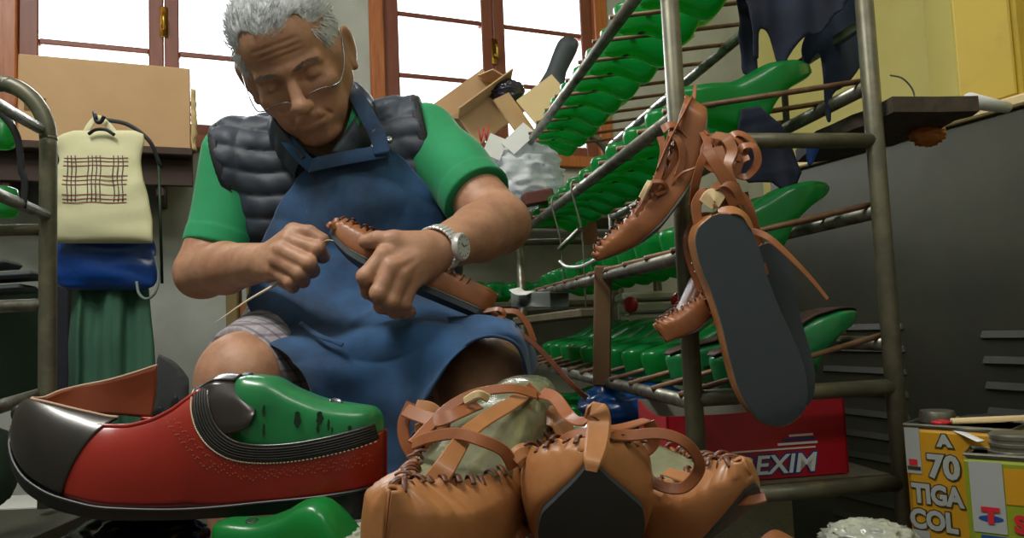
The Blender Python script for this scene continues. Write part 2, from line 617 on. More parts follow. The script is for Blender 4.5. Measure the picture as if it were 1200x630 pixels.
def window(n, s, handle_px):
    w = root('window_%d' % n, wp((s[0] + s[-1]) / 2, z0 - .09, -.03), kind='structure')
    zb, zt = z0 - .09, ztop + .09
    cs = [wbox(s[0], s[1], zb, zt, -.13, .012, .004), wbox(s[-2], s[-1], zb, zt, -.13, .012, .004),
          wbox(s[1], s[-2], zt - .05, zt, -.13, .012, .004), wbox(s[0], s[-1], zb, zb + .045, -.13, .03, .004)]
    obj('casing', merge(*cs), M['casing'], w, smooth=False)
    mid = (s[3] + s[4]) / 2
    for a, b, c, d in ((s[1], s[2], s[3], mid - .001), (mid + .001, s[4], s[5], s[6])):
        fr = [wbox(a, b, zb + .045, zt - .05, -.06, -.012, .004), wbox(c, d, zb + .045, zt - .05, -.06, -.012, .004),
              wbox(b, c, zb + .045, z0, -.06, -.012, .004), wbox(b, c, ztop, zt - .05, -.06, -.012, .004)]
        for k in (1, 2):
            fr.append(wbox(b, c, z0 + ph * k - .009, z0 + ph * k + .009, -.052, -.02, .003))
        sh = obj('sash', merge(*fr), M['sash'], w, smooth=False)
        for k in range(3):
            zz = z0 + ph * k
            obj('pane', wbox(b, c, zz, zz + ph, -.038, -.034), M['glass'], sh, smooth=False)
    q = ws(*handle_px)
    hz = q[1]
    hm = merge(wbox(mid - .012, mid + .012, hz - .05, hz + .05, -.012, -.007, .002),
               xf(lathe([(.0, 0), (.008, 0), (.008, .018), (0, .018)], 12), frame(wp(mid, hz - .02, -.008), Z, WN)),
               tube([wp(mid, hz + .02, .012), wp(mid, hz, .02), wp(mid, hz - .035, .014)], .005, 8, 4))
    obj('handle', hm, M['brass'], w)
window(1, s1, (196, 25))
window(2, s2, (587, 60))
# mustard steel cabinet / pillar against the right wall
def rp(t, z, off=0.0):        # t metres from the back corner along the right wall, off metres out from it
    return W0 + WD * (corner_s - off) + WN * t + Z * z
def rs(px, py, off=0.0):
    p0 = W0 + WD * (corner_s - off)
    q = onplane(px, py, p0, WD)
    return (q - W0).dot(WN), q.z
def rbox(t0, t1, z_0, z_1, o0, o1, bev=0.0):
    v, f = box((t0 + t1) / 2, (o0 + o1) / 2, (z_0 + z_1) / 2, abs(t1 - t0), abs(o1 - o0), abs(z_1 - z_0), bev)
    return [rp(a, c, b) for a, b, c in v], f
# ------------------------------------------------------------------ light
w = bpy.data.worlds.new('sky'); SC.world = w; w.use_nodes = True
nt = w.node_tree
bg = nt.nodes['Background']
bg.inputs['Color'].default_value = (.93, .97, 1.0, 1)
bg.inputs['Strength'].default_value = 3.2
def area(name, loc, target, sx, sy, power, col=(1, 1, 1)):
    l = bpy.data.lights.new(name, 'AREA'); l.shape = 'RECTANGLE'; l.size = sx; l.size_y = sy; l.energy = power; l.color = col
    o = bpy.data.objects.new(name, l); COL.objects.link(o)
    o.location = loc
    o.rotation_euler = (V(target) - V(loc)).to_track_quat('-Z', 'Y').to_euler()
    return o
for s in (s1, s2):            # daylight entering through each window opening
    mid = (s[0] + s[-1]) / 2
    l = area('window_daylight', wp(mid, (z0 + ztop) / 2, -.25), wp(mid, (z0 + ztop) / 2 - .25, 1), abs(s[-2] - s[1]), ztop - z0, 40, (.92, .97, 1))
# the workshop's ceiling tubes, out of frame above and beside the camera
area('ceiling_tube_light', (-1.0, .35, 2.6), (-.1, 1.0, .6), 1.2, .25, 42, (1, .97, .9))
area('ceiling_tube_light', (.6, -.6, 2.6), (.3, 1.0, .6), 1.2, .25, 12, (1, .96, .88))
vs_ = SC.view_settings
vs_.view_transform = 'Standard'; vs_.look = 'None'; vs_.gamma = 1; vs_.use_curve_mapping = False
vs_.exposure = 0.12
SC.cycles.use_denoising = True
SC.cycles.max_bounces = 7
SC.cycles.transparent_max_bounces = 12
SC.cycles.sample_clamp_indirect = 6
# ------------------------------------------------------------------ the long shoe rack
ra = math.radians(9.3)
D1 = V((-math.sin(ra), math.cos(ra), 0)); D2 = V((math.cos(ra), math.sin(ra), 0))
A0 = P(807, 373, 1.0); A0.z = 0
RW, RL = .293, 1.27
EYE = .65
def rk(t, u, z):
    return A0 + D1 * t + D2 * u + Z * z
NEAR = [1.15, .925, .733, .54, .41]
FAR = [1.19, .97, .79, .604, .41]
rack = root('shoe_rack', rk(RL / 2, RW / 2, 0), 'long grey tubular steel shoe rack filled with rows of green lasts', 'rack')
for t, u in ((0, 0), (0, RW), (RL, 0), (RL, RW)):
    m_ = M['steelp'] if t == 0 else M['steel']
    top = 1.62 if t == 0 else 1.15
    obj('post', tube([rk(t, u, 0), rk(t, u, top)], .0125, 16), m_, rack)
arch = [rk(RL, 0, 1.14)] + [rk(RL, RW / 2 - math.cos(a) * RW / 2, 1.15 + math.sin(a) * .1) for a in [i * PI / 10 for i in range(11)]] + [rk(RL, RW, 1.14)]
obj('end_arch', tube(arch, .0125, 12, 3), M['steelp'], rack)
for i in range(5):
    obj('near_rail', tube([rk(0, 0, NEAR[i] - .0), rk(RL, 0, NEAR[i])], .0105, 12), M['steel'], rack)
    obj('far_rail', tube([rk(0, RW, FAR[i]), rk(RL, RW, FAR[i])], .0105, 12), M['steel'], rack)
for z in (.89, .545, .415):
    obj('cross_bar', tube([rk(0, 0, z), rk(0, RW, z)], .011, 12), M['steelp'], rack)
for z in (.90, .545, .41, .2):
    obj('cross_bar', tube([rk(RL, 0, z), rk(RL, RW, z)], .010, 10), M['steelp'], rack)
obj('far_rail', bar(rk(0.01, RW, 1.063), rk(.25, RW, 1.063), .012, .014), M['steel'], rack)
obj('brace', tube([rk(.23, RW, .97), rk(.23, RW, 1.19)], .006, 8), M['steel'], rack)
# ---- a last (shoemaker's form): heel at x=0, toe at x=L, sole down at z=0
LT = dict(
    zb=[(0, .030), (.004, .022), (.02, .018), (.06, .018), (.10, .020), (.14, .009), (.17, .001), (.20, .001), (.235, .008), (.25, .016)],
    zt=[(0, .045), (.003, .072), (.02, .077), (.05, .079), (.08, .090), (.105, .106), (.122, .110), (.14, .098), (.165, .066), (.20, .044), (.235, .031), (.25, .022)],
    w=[(0, .004), (.004, .014), (.02, .025), (.06, .028), (.10, .026), (.14, .034), (.17, .039), (.20, .036), (.235, .020), (.25, .003)])
def last_geo(L=.25, n=44, k=28, wmul=1.0, grow=0.0, z_lo=None, tw=.22):
    rings = []
    for i in range(n):
        a = i / (n - 1)
        x = .25 * (0.5 - 0.5 * math.cos(PI * a))
        zb, zt, w_ = interp(LT['zb'], x) - grow, interp(LT['zt'], x) + grow, interp(LT['w'], x) * wmul + grow
        cone = max(0, 1 - x / .15)
        ring = []
        for j in range(k):
            th = 2 * PI * j / k
            c, s = math.cos(th), math.sin(th)
            e = 2.0 / 3.0
            ee = e - .24 * cone if s > 0 else e
            yy = math.copysign(abs(c) ** ee, c); zz = math.copysign(abs(s) ** (.5 if s > 0 else .45), s)
            h = (zz + 1) / 2
            tp = 1 - (tw * cone + .16) * max(0, h - .15)
            ring.append(V((x * L / .25, yy * w_ * tp, zb + h * (zt - zb))))
        rings.append(ring)
    return loft(rings)
def last_proto(name, m, label, group, insole=False, cat='shoe last'):
    r = root(name, (0, 0, 0), label, cat, group)
    b = obj('last_body', last_geo(), m, r, local=True)
    # size stamp and thimble hole
    for sg in (-1, 1):
      M1 = frame(V((.055, sg * .0262, .058)), V((1, 0, 0)), V((0, sg, .12)))
      obj('size_stamp', merge(xf(box(-.004, .002, 0, .002, .009, .003), M1), xf(box(.002, .002, 0, .002, .009, .003), M1), xf(box(0, .005, 0, .01, .0015, .003), M1), xf(box(0, -.001, 0, .01, .0015, .003), M1)), M['ink'], r, local=True, smooth=False)
    obj('thimble', lathe([(.0, .0), (.007, .0), (.007, .0015), (.0045, .002), (.0, .0005)], 16, Matrix.Translation((.045, 0, .0775))), M['ink'], r, local=True)
    if insole:
        ring_a, ring_b = [], []
        xs = [.004 + .242 * i / 26 for i in range(27)]
        top = [[V((x, y * (interp(LT['w'], x) * .93), interp(LT['zb'], x) - dz)) for y in (-1, -.5, 0, .5, 1)] for x in xs for dz in (0,)]
        vs, fs = loft(top, cap=False, closed_u=False)
        o = obj('insole', (vs, fs), M['insole'], r, local=True)
        add_solid(o, .003, 1.0)
    return r
PL = last_proto('shoe_last', M['last'], 'x', 'x')
PLI = last_proto('shoe_last', M['lastd'], 'x', 'x', insole=True)
used = set()
names = ['top', 'second', 'third', 'fourth', 'bottom']
def put_last(proto, mtx, label, group):
    if id(proto) not in used:
        used.add(id(proto))
        proto.matrix_world = mtx
        proto['label'] = label; proto['group'] = group
        return proto
    c = copy_tree(proto, None, mtx, label)
    c['group'] = group
    return c
ordw = ['nearest', 'second nearest', 'third nearest', 'fourth nearest', 'fifth nearest', 'sixth nearest', 'seventh nearest', 'eighth nearest', 'ninth nearest', 'tenth nearest', 'farthest']
rng = random.Random(4)
for si in range(4):
    zn, zf = NEAR[si] + .012, FAR[si] + .012
    sl = (zf - zn) / RW
    xd = (D2 + Z * sl).normalized()
    # thin rods lying across the two long rails carry the lasts
    nrod = 12
    for k in range(nrod):
        t = .018 + k * .108
        if t > RL: continue
        obj('rod', tube([rk(t, -.012, zn - .012 * sl), rk(t, RW + .012, zf + .012 * sl)], .0042, 8), M['rod'], rack)
    for k in range(11):
        t = .070 + k * .108
        j = rng.uniform(-.008, .008)
        org = rk(t, .012 + j * .5, zn + .012 * sl + .060)
        if si == 3 and k in (0,): org = org + D2 * .03
        y = xd.cross(-Z).normalized()
        yaw = rng.uniform(-.05, .05)
        xx = (xd + D1 * yaw).normalized()
        m4 = frame(org + D2 * (.012 if si > 1 else 0), xx, -Z) @ Matrix.Scale(.95, 4)
        ins = (si == 3 and k in (0, 1))
        lab = (('%s green last, brown insole on it, on the %s shelf of the long rack' if ins else '%s green plastic shoe last on the %s shelf of the long rack') % (ordw[k], names[si]))
        put_last(PLI if ins else PL, m4, lab, 'green shoe lasts on the %s shelf of the long rack' % names[si])
# ------------------------------------------------------------------ the shoemaker
def pn(px, py, d):
    return np.array(P(px, py, d))
def skin_mat(name='skin'):
    m = mat(name, '#b88c70', .5, col2='#9f735a', nscale=26, mix=1, sss=.10, bump=.5, bscale=150, bdist=.001, spec=.4)
    return m
M['skin'] = skin_mat()
M['hair'] = mat('silver_hair', '#d9dcde', .5, col2='#9a9fa4', nscale=60, mix=.9, spec=.35)
M['brow'] = mat('grey_eyebrow_hair', '#736a66', .6, col2='#a09a96', nscale=90)
M['polo'] = mat('green_cotton_pique', '#14905a', .8, col2='#0f7c4a', nscale=14, mix=.6, bump=.5, bscale=900, bdist=.0006, sheen=.1)
M['vest'] = mat('dark_slate_nylon', '#303a48', .58, col2='#222a38', nscale=12, mix=.7, bump=.25, bscale=120, bdist=.0015)
M['vestlining'] = mat('black_ribbed_lining', '#14161d', .7)
M['denim'] = mat('worn_blue_cotton_twill', '#255280', .85, col2='#10253e', nscale=5.5, mix=1, lo=.38, hi=.62, bump=.4, bscale=700, bdist=.0005, sheen=.15)
M['strap'] = M['denim']
M['short'] = mat('grey_check_cotton', '#a49ea4', .85, col2='#857e88', nscale=20, bump=.3, bscale=600, bdist=.0006)
def add_checks(m, sc=60.0):
    nt = m.node_tree; N, L = nt.nodes, nt.links
    b = N['Principled BSDF']
    src = b.inputs['Base Color'].links[0].from_socket
    tc = N.new('ShaderNodeTexCoord')
    prev = src
    for axis, col in (('X', '#b3aab0'), ('Z', '#5c4048'), ('DIAGONAL', '#3e4450')):
        wv = N.new('ShaderNodeTexWave'); wv.wave_type = 'BANDS'; wv.bands_direction = axis
        wv.inputs['Scale'].default_value = sc / 3
        L.new(tc.outputs['Object'], wv.inputs['Vector'])
        mr = N.new('ShaderNodeMapRange'); mr.inputs['From Min'].default_value = .82; mr.inputs['From Max'].default_value = .92; mr.inputs['To Max'].default_value = .55
        L.new(wv.outputs['Fac'], mr.inputs['Value'])
        mx = N.new('ShaderNodeMix'); mx.data_type = 'RGBA'
        L.new(mr.outputs['Result'], mx.inputs['Factor']); L.new(prev, mx.inputs['A'])
        mx.inputs['B'].default_value = (*lin(col), 1)
        prev = mx.outputs['Result']
    L.new(prev, b.inputs['Base Color'])
add_checks(M['short'])
def add_spots(m, col='#b59a6a', sc=34, th=.70, mixv=.75, wd=.05):
    """small glue spots and scuffs on the apron"""
    nt = m.node_tree; N, L = nt.nodes, nt.links
    b = N['Principled BSDF']
    src = b.inputs['Base Color'].links[0].from_socket
    tc = N.new('ShaderNodeTexCoord')
    n = N.new('ShaderNodeTexNoise'); n.inputs['Scale'].default_value = sc; n.inputs['Detail'].default_value = 5; n.inputs['Roughness'].default_value = .7
    L.new(tc.outputs['Object'], n.inputs['Vector'])
    mr = N.new('ShaderNodeMapRange'); mr.inputs['From Min'].default_value = th; mr.inputs['From Max'].default_value = th + wd; mr.inputs['To Max'].default_value = mixv
    L.new(n.outputs['Fac'], mr.inputs['Value'])
    mx = N.new('ShaderNodeMix'); mx.data_type = 'RGBA'
    L.new(mr.outputs['Result'], mx.inputs['Factor']); L.new(src, mx.inputs['A']); mx.inputs['B'].default_value = (*lin(col), 1)
    L.new(mx.outputs['Result'], b.inputs['Base Color'])
add_spots(M['denim'], '#a88f66', 55, .70, .6)
add_spots(M['denim'], '#4f7698', 8, .52, .22, .25)

man = root('person', P(400, 420, 1.3), 'grey-haired man in dark quilted vest, green polo and blue apron, seated, stitching a moccasin', 'person')
man.location.z = 0
# head frame
def rotm(ax, deg):
    return Matrix.Rotation(math.radians(deg), 3, ax)
H0 = P(345, 70, 1.13)
HB = Matrix(((1, 0, 0), (0, 0, -1), (0, 1, 0)))       # columns: right ear, crown, face
HR = rotm('Z', -3) @ rotm('Y', -17) @ rotm('X', 39) @ HB
def hd(x, y, z):
    return np.array(H0 + HR @ V((x, y, z)) * .001)
HRn = np.array(HR)
hv = lambda v: np.array(HR @ V(v))
def eul(x=0, y=0, z=0):
    return HRn @ np.array((rotm('Z', z) @ rotm('Y', y) @ rotm('X', x)))
S = SDF()
mm = .001
# cranium, face, jaw
S.ell(hd(0, 34, -14), (.072, .080, .092), HRn, .01)
S.ell(hd(0, 38, 22), (.062, .058, .060), HRn, .02)
S.ell(hd(0, -28, 28), (.058, .072, .056), HRn, .02)
for s in (-1, 1):
    S.cone(hd(s * 54, -40, 2), hd(s * 20, -98, 56), .017, .014, .02)
    S.cone(hd(s * 57, 0, 20), hd(s * 54, -45, 12), .018, .016, .02)
    S.ell(hd(s * 38, -26, 60), (.021, .018, .019), HRn, .015)         # cheek bones
    S.cone(hd(s * 8, 9, 81), hd(s * 42, 9, 66), .0095, .009, .010)      # brow ridge
    S.ell(hd(s * 30, -62, 52), (.020, .026, .020), HRn, .016)
S.cone(hd(-8, -100, 64), hd(8, -100, 64), .0145, .0145, .012)           # chin
S.ell(hd(0, -70, 68), (.028, .022, .020), HRn, .014)                   # muzzle
for s in (-1, 1):
    S.ell(hd(s * 30, -7, 87), (.0175, .011, .0125), HRn, .009, sub=True)   # eye sockets
    S.ell(hd(s * 30, -8, 68), (.0145, .0125, .0130), HRn, .004)            # closed eyelids
    S.cone(hd(s * 20, -12.5, 80.5), hd(s * 40, -13.5, 76.5), .0012, .0012, .003, sub=True)  # lid line
    S.cone(hd(s * 18, -20, 76), hd(s * 38, -23, 74), .0022, .002, .005)    # eye bags
S.cone(hd(0, 2, 82), hd(0, -36, 106), .0075, .0105, .008)                # nose bridge
S.ell(hd(0, -38, 106), (.0115, .0105, .0115), HRn, .006)
for s in (-1, 1):
    S.ell(hd(s * 11, -41, 96), (.0072, .0075, .010), HRn, .006)
    S.ell(hd(s * 6, -48, 101), (.0032, .003, .0045), HRn, .002, sub=True)
    S.cone(hd(s * 17, -42, 92), hd(s * 29, -70, 76), .0018, .0018, .006, sub=True)   # smile folds
    S.cone(hd(s * 9, 12, 93), hd(s * 5, 26, 90), .0010, .0010, .003, sub=True)      # frown lines
S.cone(hd(-16, -63.5, 85), hd(16, -63.5, 85), .0045, .0045, .006)
S.cone(hd(-13, -73, 84), hd(13, -73, 84), .0058, .0058, .006)
S.cone(hd(-23, -68.5, 84), hd(0, -67.5, 93), .0013, .0016, .003, sub=True)
S.cone(hd(23, -68.5, 84), hd(0, -67.5, 93), .0013, .0016, .003, sub=True)
for q in (30, 38, 47):
    S.cone(hd(-34, q, 76), hd(0, q + 2, 86), .0004, .0006, .004, sub=True)
    S.cone(hd(0, q + 2, 86), hd(34, q, 76), .0006, .0004, .004, sub=True)
for s in (-1, 1):                                                        # ears
    S.ell(hd(s * 81, -11, -8), (.0070, .032, .019), eul(0, -s * 28, -s * 8), .004)
    S.ell(hd(s * 84, -7, -1), (.005, .020, .010), eul(0, -s * 28, -s * 8), .004, sub=True)
    S.ell(hd(s * 79, -38, -5), (.006, .009, .008), HRn, .004)
# neck and trunk
S.cone(hd(0, -50, -22), pn(392, 190, 1.27), .056, .062, .02)
S.cone(hd(0, -85, 10), pn(385, 195, 1.22), .030, .035, .03)
S.cone(pn(300, 192, 1.29), pn(478, 172, 1.29), .066, .066, .03)
S.cone(pn(345, 250, 1.31), pn(465, 240, 1.31), .100, .100, .05)
S.cone(pn(365, 330, 1.32), pn(460, 325, 1.32), .105, .105, .05)
S.cone(pn(360, 400, 1.36), pn(470, 395, 1.36), .105, .105, .05)
# right arm (image left) and its fist
def arm(sh, el, wr, r):
    S.cone(sh, el, r[0], r[1], .02)
    m_ = el * .62 + wr * .38
    S.cone(el, m_, r[1], r[2], .012)
    S.cone(m_, wr, r[2], r[3], .012)
arm(pn(284, 188, 1.27), pn(238, 318, 1.20), pn(314, 306, 1.03), (.050, .041, .038, .0255))
S.ell(pn(226, 322, 1.205), (.020, .022, .026), None, .02)
def finger(pts, r0, r1, k=.0018):
    n = len(pts) - 1
    for i in range(n):
        S.cone(pts[i], pts[i + 1], r0 + (r1 - r0) * i / n, r0 + (r1 - r0) * (i + 1) / n, k if i else .004)
        if i: S.ell(pts[i], [(r0 + (r1 - r0) * i / n) * 1.08] * 3, None, .002)   # knuckle
WL = pn(318, 304, 1.02)
mcpL = [pn(338, 281, .99), pn(330, 293, .982), pn(325, 305, .982), pn(321, 316, .988)]
pipL = [pn(372, 292, .975), pn(362, 308, .966), pn(352, 320, .968), pn(341, 330, .975)]
dipL = [pn(378, 300, .998), pn(366, 317, .99), pn(355, 329, .992), pn(343, 336, .996)]
tipL = [pn(362, 298, 1.012), pn(350, 313, 1.008), pn(340, 324, 1.008), pn(331, 331, 1.01)]
for i, r in enumerate((.0150, .0150, .0145, .0140)):
    S.cone(WL + (mcpL[i] - mcpL[1]) * .5, mcpL[i], .019, r * .76, .007)
S.ell(pn(336, 304, 1.008), (.022, .020, .024), None, .012)
for i, r in enumerate((.0100, .0103, .0098, .0088)):
    finger([mcpL[i], pipL[i], dipL[i], tipL[i]], r * 1.08, r * .82)
S.cone(pn(325, 292, 1.02), pn(344, 272, 1.0), .015, .0125, .009)
S.cone(pn(344, 272, 1.0), pn(362, 273, .99), .0122, .0108, .004)
S.cone(pn(362, 273, .99), pn(378, 281, .985), .0106, .0092, .003)
# left arm (image right) and the hand closed over the moccasin
arm(pn(500, 165, 1.26), pn(587, 262, 1.11), pn(514, 292, .955), (.050, .042, .040, .0265))
S.ell(pn(597, 262, 1.115), (.020, .022, .022), None, .02)
WRp = pn(505, 293, .945)
mcpR = [pn(450, 299, .905), pn(459, 313, .897), pn(470, 323, .90), pn(482, 331, .912)]
pipR = [pn(428, 324, .893), pn(444, 343, .886), pn(459, 352, .892), pn(473, 355, .904)]
dipR = [pn(432, 341, .908), pn(448, 358, .905), pn(463, 364, .91), pn(476, 364, .918)]
tipR = [pn(444, 350, .930), pn(458, 362, .930), pn(470, 366, .932), pn(481, 365, .936)]
for i, r in enumerate((.0155, .0155, .0150, .0145)):
    S.cone(WRp + (mcpR[i] - mcpR[1]) * .45, mcpR[i], .020, r * .74, .007)
S.ell(pn(485, 302, .93), (.026, .020, .026), None, .014)
for i, r in enumerate((.0104, .0108, .0102, .0092)):
    finger([mcpR[i], pipR[i], dipR[i], tipR[i]], r * 1.08, r * .82)
S.cone(pn(496, 288, .935), pn(462, 282, .918), .017, .0135, .008)
S.cone(pn(462, 282, .918), pn(442, 281, .915), .0125, .0110, .004)
S.cone(pn(442, 281, .915), pn(428, 283, .917), .0108, .0090, .003)
for a, b in ((mcpR[1], 0), (mcpR[2], 0), (mcpR[3], 1)):                    # veins / tendons
    p0 = a * .85 + WRp * .15; p1 = a * .35 + WRp * .65
    fwd = np.array(ray(480, 300)); up_ = -fwd * .0135
    S.cone(p0 + up_ * .9, p1 + up_ * 1.35, .0016, .0020, .006)
# legs
for (hip, knee, ank, toe) in (((352, 402, 1.36), (284, 446, .985), (300, 780, 1.04), (290, 850, .93)),
                              ((475, 395, 1.36), (571, 452, .985), (560, 770, 1.06), (575, 850, .95))):
    h_, k_ = pn(*hip), pn(*knee)
    a_ = pn(*ank); a_[2] = .10
    t_ = pn(*toe); t_[2] = .035
    S.cone(h_, k_ + np.array([0, .03, .0]), .088, .062, .03)
    S.ell(k_, (.056, .058, .062), None, .02)
    calf = k_ * .65 + a_ * .35 + np.array([0, .02, 0])
    S.cone(k_, calf, .052, .055, .02); S.cone(calf, a_, .052, .036, .02)
    S.cone(a_ + np.array([0, .02, -.045]), t_, .036, .030, .02)
import time as _t
_t0 = _t.time()
body = obj('body', S.mesh(.0018), M['skin'], man)
print('body', len(body.data.vertices), _t.time() - _t0)
# ---- hair: a cap with fine strands
HC = (0, 34, -14); HRr = np.array((.072, .080, .092))
def headsdf_point(dirv, grow=0.0):
    """point on the cranium ellipsoid in head space (mm) for a unit direction"""
    d = np.array(dirv, float)
    t = 1 / np.linalg.norm(d / (HRr * 1000 + grow))
    return np.array(HC) + d * t
Hs = SDF()
Hs.ell(hd(0, 35, -14), (.0750, .0840, .0955), HRn, .01)
Hs.ell(hd(0, 62, 22), (.058, .042, .048), HRn, .02)
H0n = np.array(H0)
def hair_clip(X):
    L = (X - H0n) @ HRn * 1000
    x, y, z = L[..., 0], L[..., 1], L[..., 2]
    hl = 66 + .010 * x * x * 0 + 10 * np.exp(-((np.abs(x) - 0) / 18) ** 2) * -1 + 8 * np.exp(-((np.abs(x) - 34) / 12) ** 2)   # front hairline height
    front = np.where(z > 20, (hl - np.maximum(0, np.abs(x) - 44) * 3.6) - y, -50)
    side = np.where(z > -12, (8 - np.maximum(0, 20 - z) * .9) - y, (-60 + 0 * z) - y)
    side = np.where((z > 6) & (z < 32) & (np.abs(x) > 50), -12 - y, side)
    return np.maximum(front, np.minimum(side, 99)) * .001 * .8
def hair_post(v, X):
    L = (X - H0n) @ HRn * 1000
    a = L[..., 0] * .42 + .06 * L[..., 2] + 2.0 * np.sin(L[..., 1] * .06)
    return v + .0009 * np.sin(a * 1.7) + .0007 * np.sin(a * 3.1 + L[..., 2] * .1)
hair = obj('hair', Hs.mesh(.0022, post=hair_post, clip=hair_clip), M['hair'], man)
sv, sf = [], []
rg = np.random.RandomState(5)
def strand(p0, dirs, ln, wd, nseg=4, lift=1.0):
    """flat tapering strand in head space (mm)"""
    global sv, sf
    p = np.array(p0, float); d = np.array(dirs, float); d /= np.linalg.norm(d)
    nrm = (p - np.array(HC)); nrm /= np.linalg.norm(nrm)
    b = len(sv)
    side = np.cross(d, nrm); side /= np.linalg.norm(side) + 1e-9
    for i in range(nseg + 1):
        t = i / nseg
        q = p + d * ln * t + nrm * (lift * math.sin(t * PI * .8)) - nrm * t * t * ln * .10
        w_ = wd * (1 - t ** 2 * .95)
        sv.append(hd(*(q - side * w_ / 2))); sv.append(hd(*(q + side * w_ / 2)))
    for i in range(nseg):
        sf.append([b + 2 * i, b + 2 * i + 1, b + 2 * i + 3, b + 2 * i + 2])
cnt = 0
while cnt < 7000:
    d = rg.normal(size=3); d /= np.linalg.norm(d)
    q = headsdf_point(d, 5)
    x, y, z = q
    hl = 66 - 10 * math.exp(-(abs(x) / 18) ** 2) + 8 * math.exp(-((abs(x) - 34) / 12) ** 2)
    if z > 20 and y < hl - max(0, abs(x) - 44) * 3.2 - 2: continue
    if z > -12 and y < 6 - max(0, 20 - z) * .9 and not (6 < z < 32 and abs(x) > 50 and y > -14): continue
    if y < -55: continue
    cnt += 1
    if y > 50:      # top: combed back and to one side
        dr = np.array([.55 + rg.normal() * .3, .25, -.6 + rg.normal() * .3]) if z > 0 else np.array([.4, -.2, -.8]) + rg.normal(size=3) * .2
    else:
        dr = np.array([0, -.7, -.55]) + rg.normal(size=3) * .22
    n_ = q - np.array(HC); n_ /= np.linalg.norm(n_)
    dr = dr - n_ * (dr @ n_) + n_ * .12
    strand(q, dr, rg.uniform(14, 30), rg.uniform(.8, 1.7), lift=rg.uniform(1.0, 6.0) if y > 50 else rg.uniform(.2, 1.2))
obj('hair_strands', (np.array(sv), sf), M['hair'], man)
# eyebrows
sv, sf = [], []
for s in (-1, 1):
    for i in range(110):
        u = rg.uniform(0, 1)
        p0 = np.array([s * (9 + 35 * u), 8 + 6 * math.sin(u * PI * .8) + rg.uniform(-3, 3), 92.5 - 14 * u * u - rg.uniform(0, 2)])
        strand(p0, [s * .9, .35 - .7 * u + rg.normal() * .25, .12], rg.uniform(6, 10), .6, 3, 1.2)
obj('eyebrows', (np.array(sv), sf), M['brow'], man)
# ---- spectacles low on the nose
gl = root('spectacles', H0, None); gl.parent = man; gl.matrix_parent_inverse = Matrix.Translation(-man.location)
M['wire'] = mat('thin_steel_wire', '#8f949c', .25, metal=1)
def gp(x, y, z): return V(hd(x, y, z))
for s in (-1, 1):
    lp = [gp(s * 30 + 21 * math.cos(a), -33 + (9 if math.sin(a) > 0 else 12) * math.copysign(abs(math.sin(a)) ** .8, math.sin(a)), 103 - abs(s * 30 + 21 * math.cos(a)) * .22 + 2.4 * math.sin(a)) for a in [2 * PI * i / 28 for i in range(28)]]
    obj('rim', tube(lp[1:14], .0006, 6), M['wire'], gl)
    vs = lp; obj('lens', (vs, [list(range(28))]), M['lens'], gl, smooth=False)
    obj('temple', tube([gp(s * 51, -29, 93), gp(s * 64, -27, 84), gp(s * 75, -14, 44), gp(s * 80, 10, -2), gp(s * 80, 2, -18), gp(s * 78, -12, -28)], .0011, 8, 5), M['wire'], gl)
obj('nose_bridge', tube([gp(-9, -30, 102), gp(-4, -27, 109), gp(4, -27, 109), gp(9, -30, 102)], .0008, 6, 4), M['wire'], gl)
# ---- polo shirt: sleeves and shoulders
Sp = SDF()
Sp.cone(pn(284, 186, 1.27), pn(252, 312, 1.215), .066, .055, .02)
Sp.cone(pn(500, 165, 1.26), pn(590, 265, 1.105), .060, .0535, .012)
Sp.cone(pn(300, 194, 1.29), pn(478, 175, 1.29), .070, .070, .02)
Sp.cone(pn(385, 172, 1.24), pn(392, 200, 1.27), .064, .075, .02)
aL, bL = pn(284, 186, 1.27), pn(248, 292, 1.215)
aR, bR = pn(500, 165, 1.26), pn(562, 234, 1.155)
def polo_clip(X):
    nL = (bL - aL) / np.linalg.norm(bL - aL); nR = (bR - aR) / np.linalg.norm(bR - aR)
    dL = (X - bL) @ nL; dR = (X - bR) @ nR
    left = X[..., 0] < (aL[0] + aR[0]) / 2
    d = np.where(left, dL, dR)
    nk = (X - pn(390, 150, 1.21)) @ (hd(0, 0, 0) - pn(392, 200, 1.27)) / np.linalg.norm(hd(0, 0, 0) - pn(392, 200, 1.27))
    return np.maximum(d, nk)
def polo_post(v, X):
    nL = (bL - aL) / np.linalg.norm(bL - aL); nR = (bR - aR) / np.linalg.norm(bR - aR)
    left = X[..., 0] < (aL[0] + aR[0]) / 2
    d = np.where(left, (X - bL) @ nL, (X - bR) @ nR)
    fold = .0028 * np.sin(d * 60 + X[..., 2] * 45 + X[..., 0] * 30) * np.clip((-d) / .05, 0, 1)
    return v + fold - .0012 * (np.abs(d + .014) < .013) 
obj('polo_shirt', Sp.mesh(.0028, post=polo_post, clip=polo_clip), M['polo'], man)
col_ = obj('polo_collar', ribbon([V(hd(-60, -118, -30)), V(hd(-40, -132, 20)), V(hd(-5, -150, 50)), ], .03, .003, 6), M['polo'], man)
obj('polo_collar', ribbon([P(420, 122, 1.17), P(416, 140, 1.14), P(409, 160, 1.135), P(402, 178, 1.14)], .018, .004, 6, up=(0, -1, .3)), M['polo'], man)
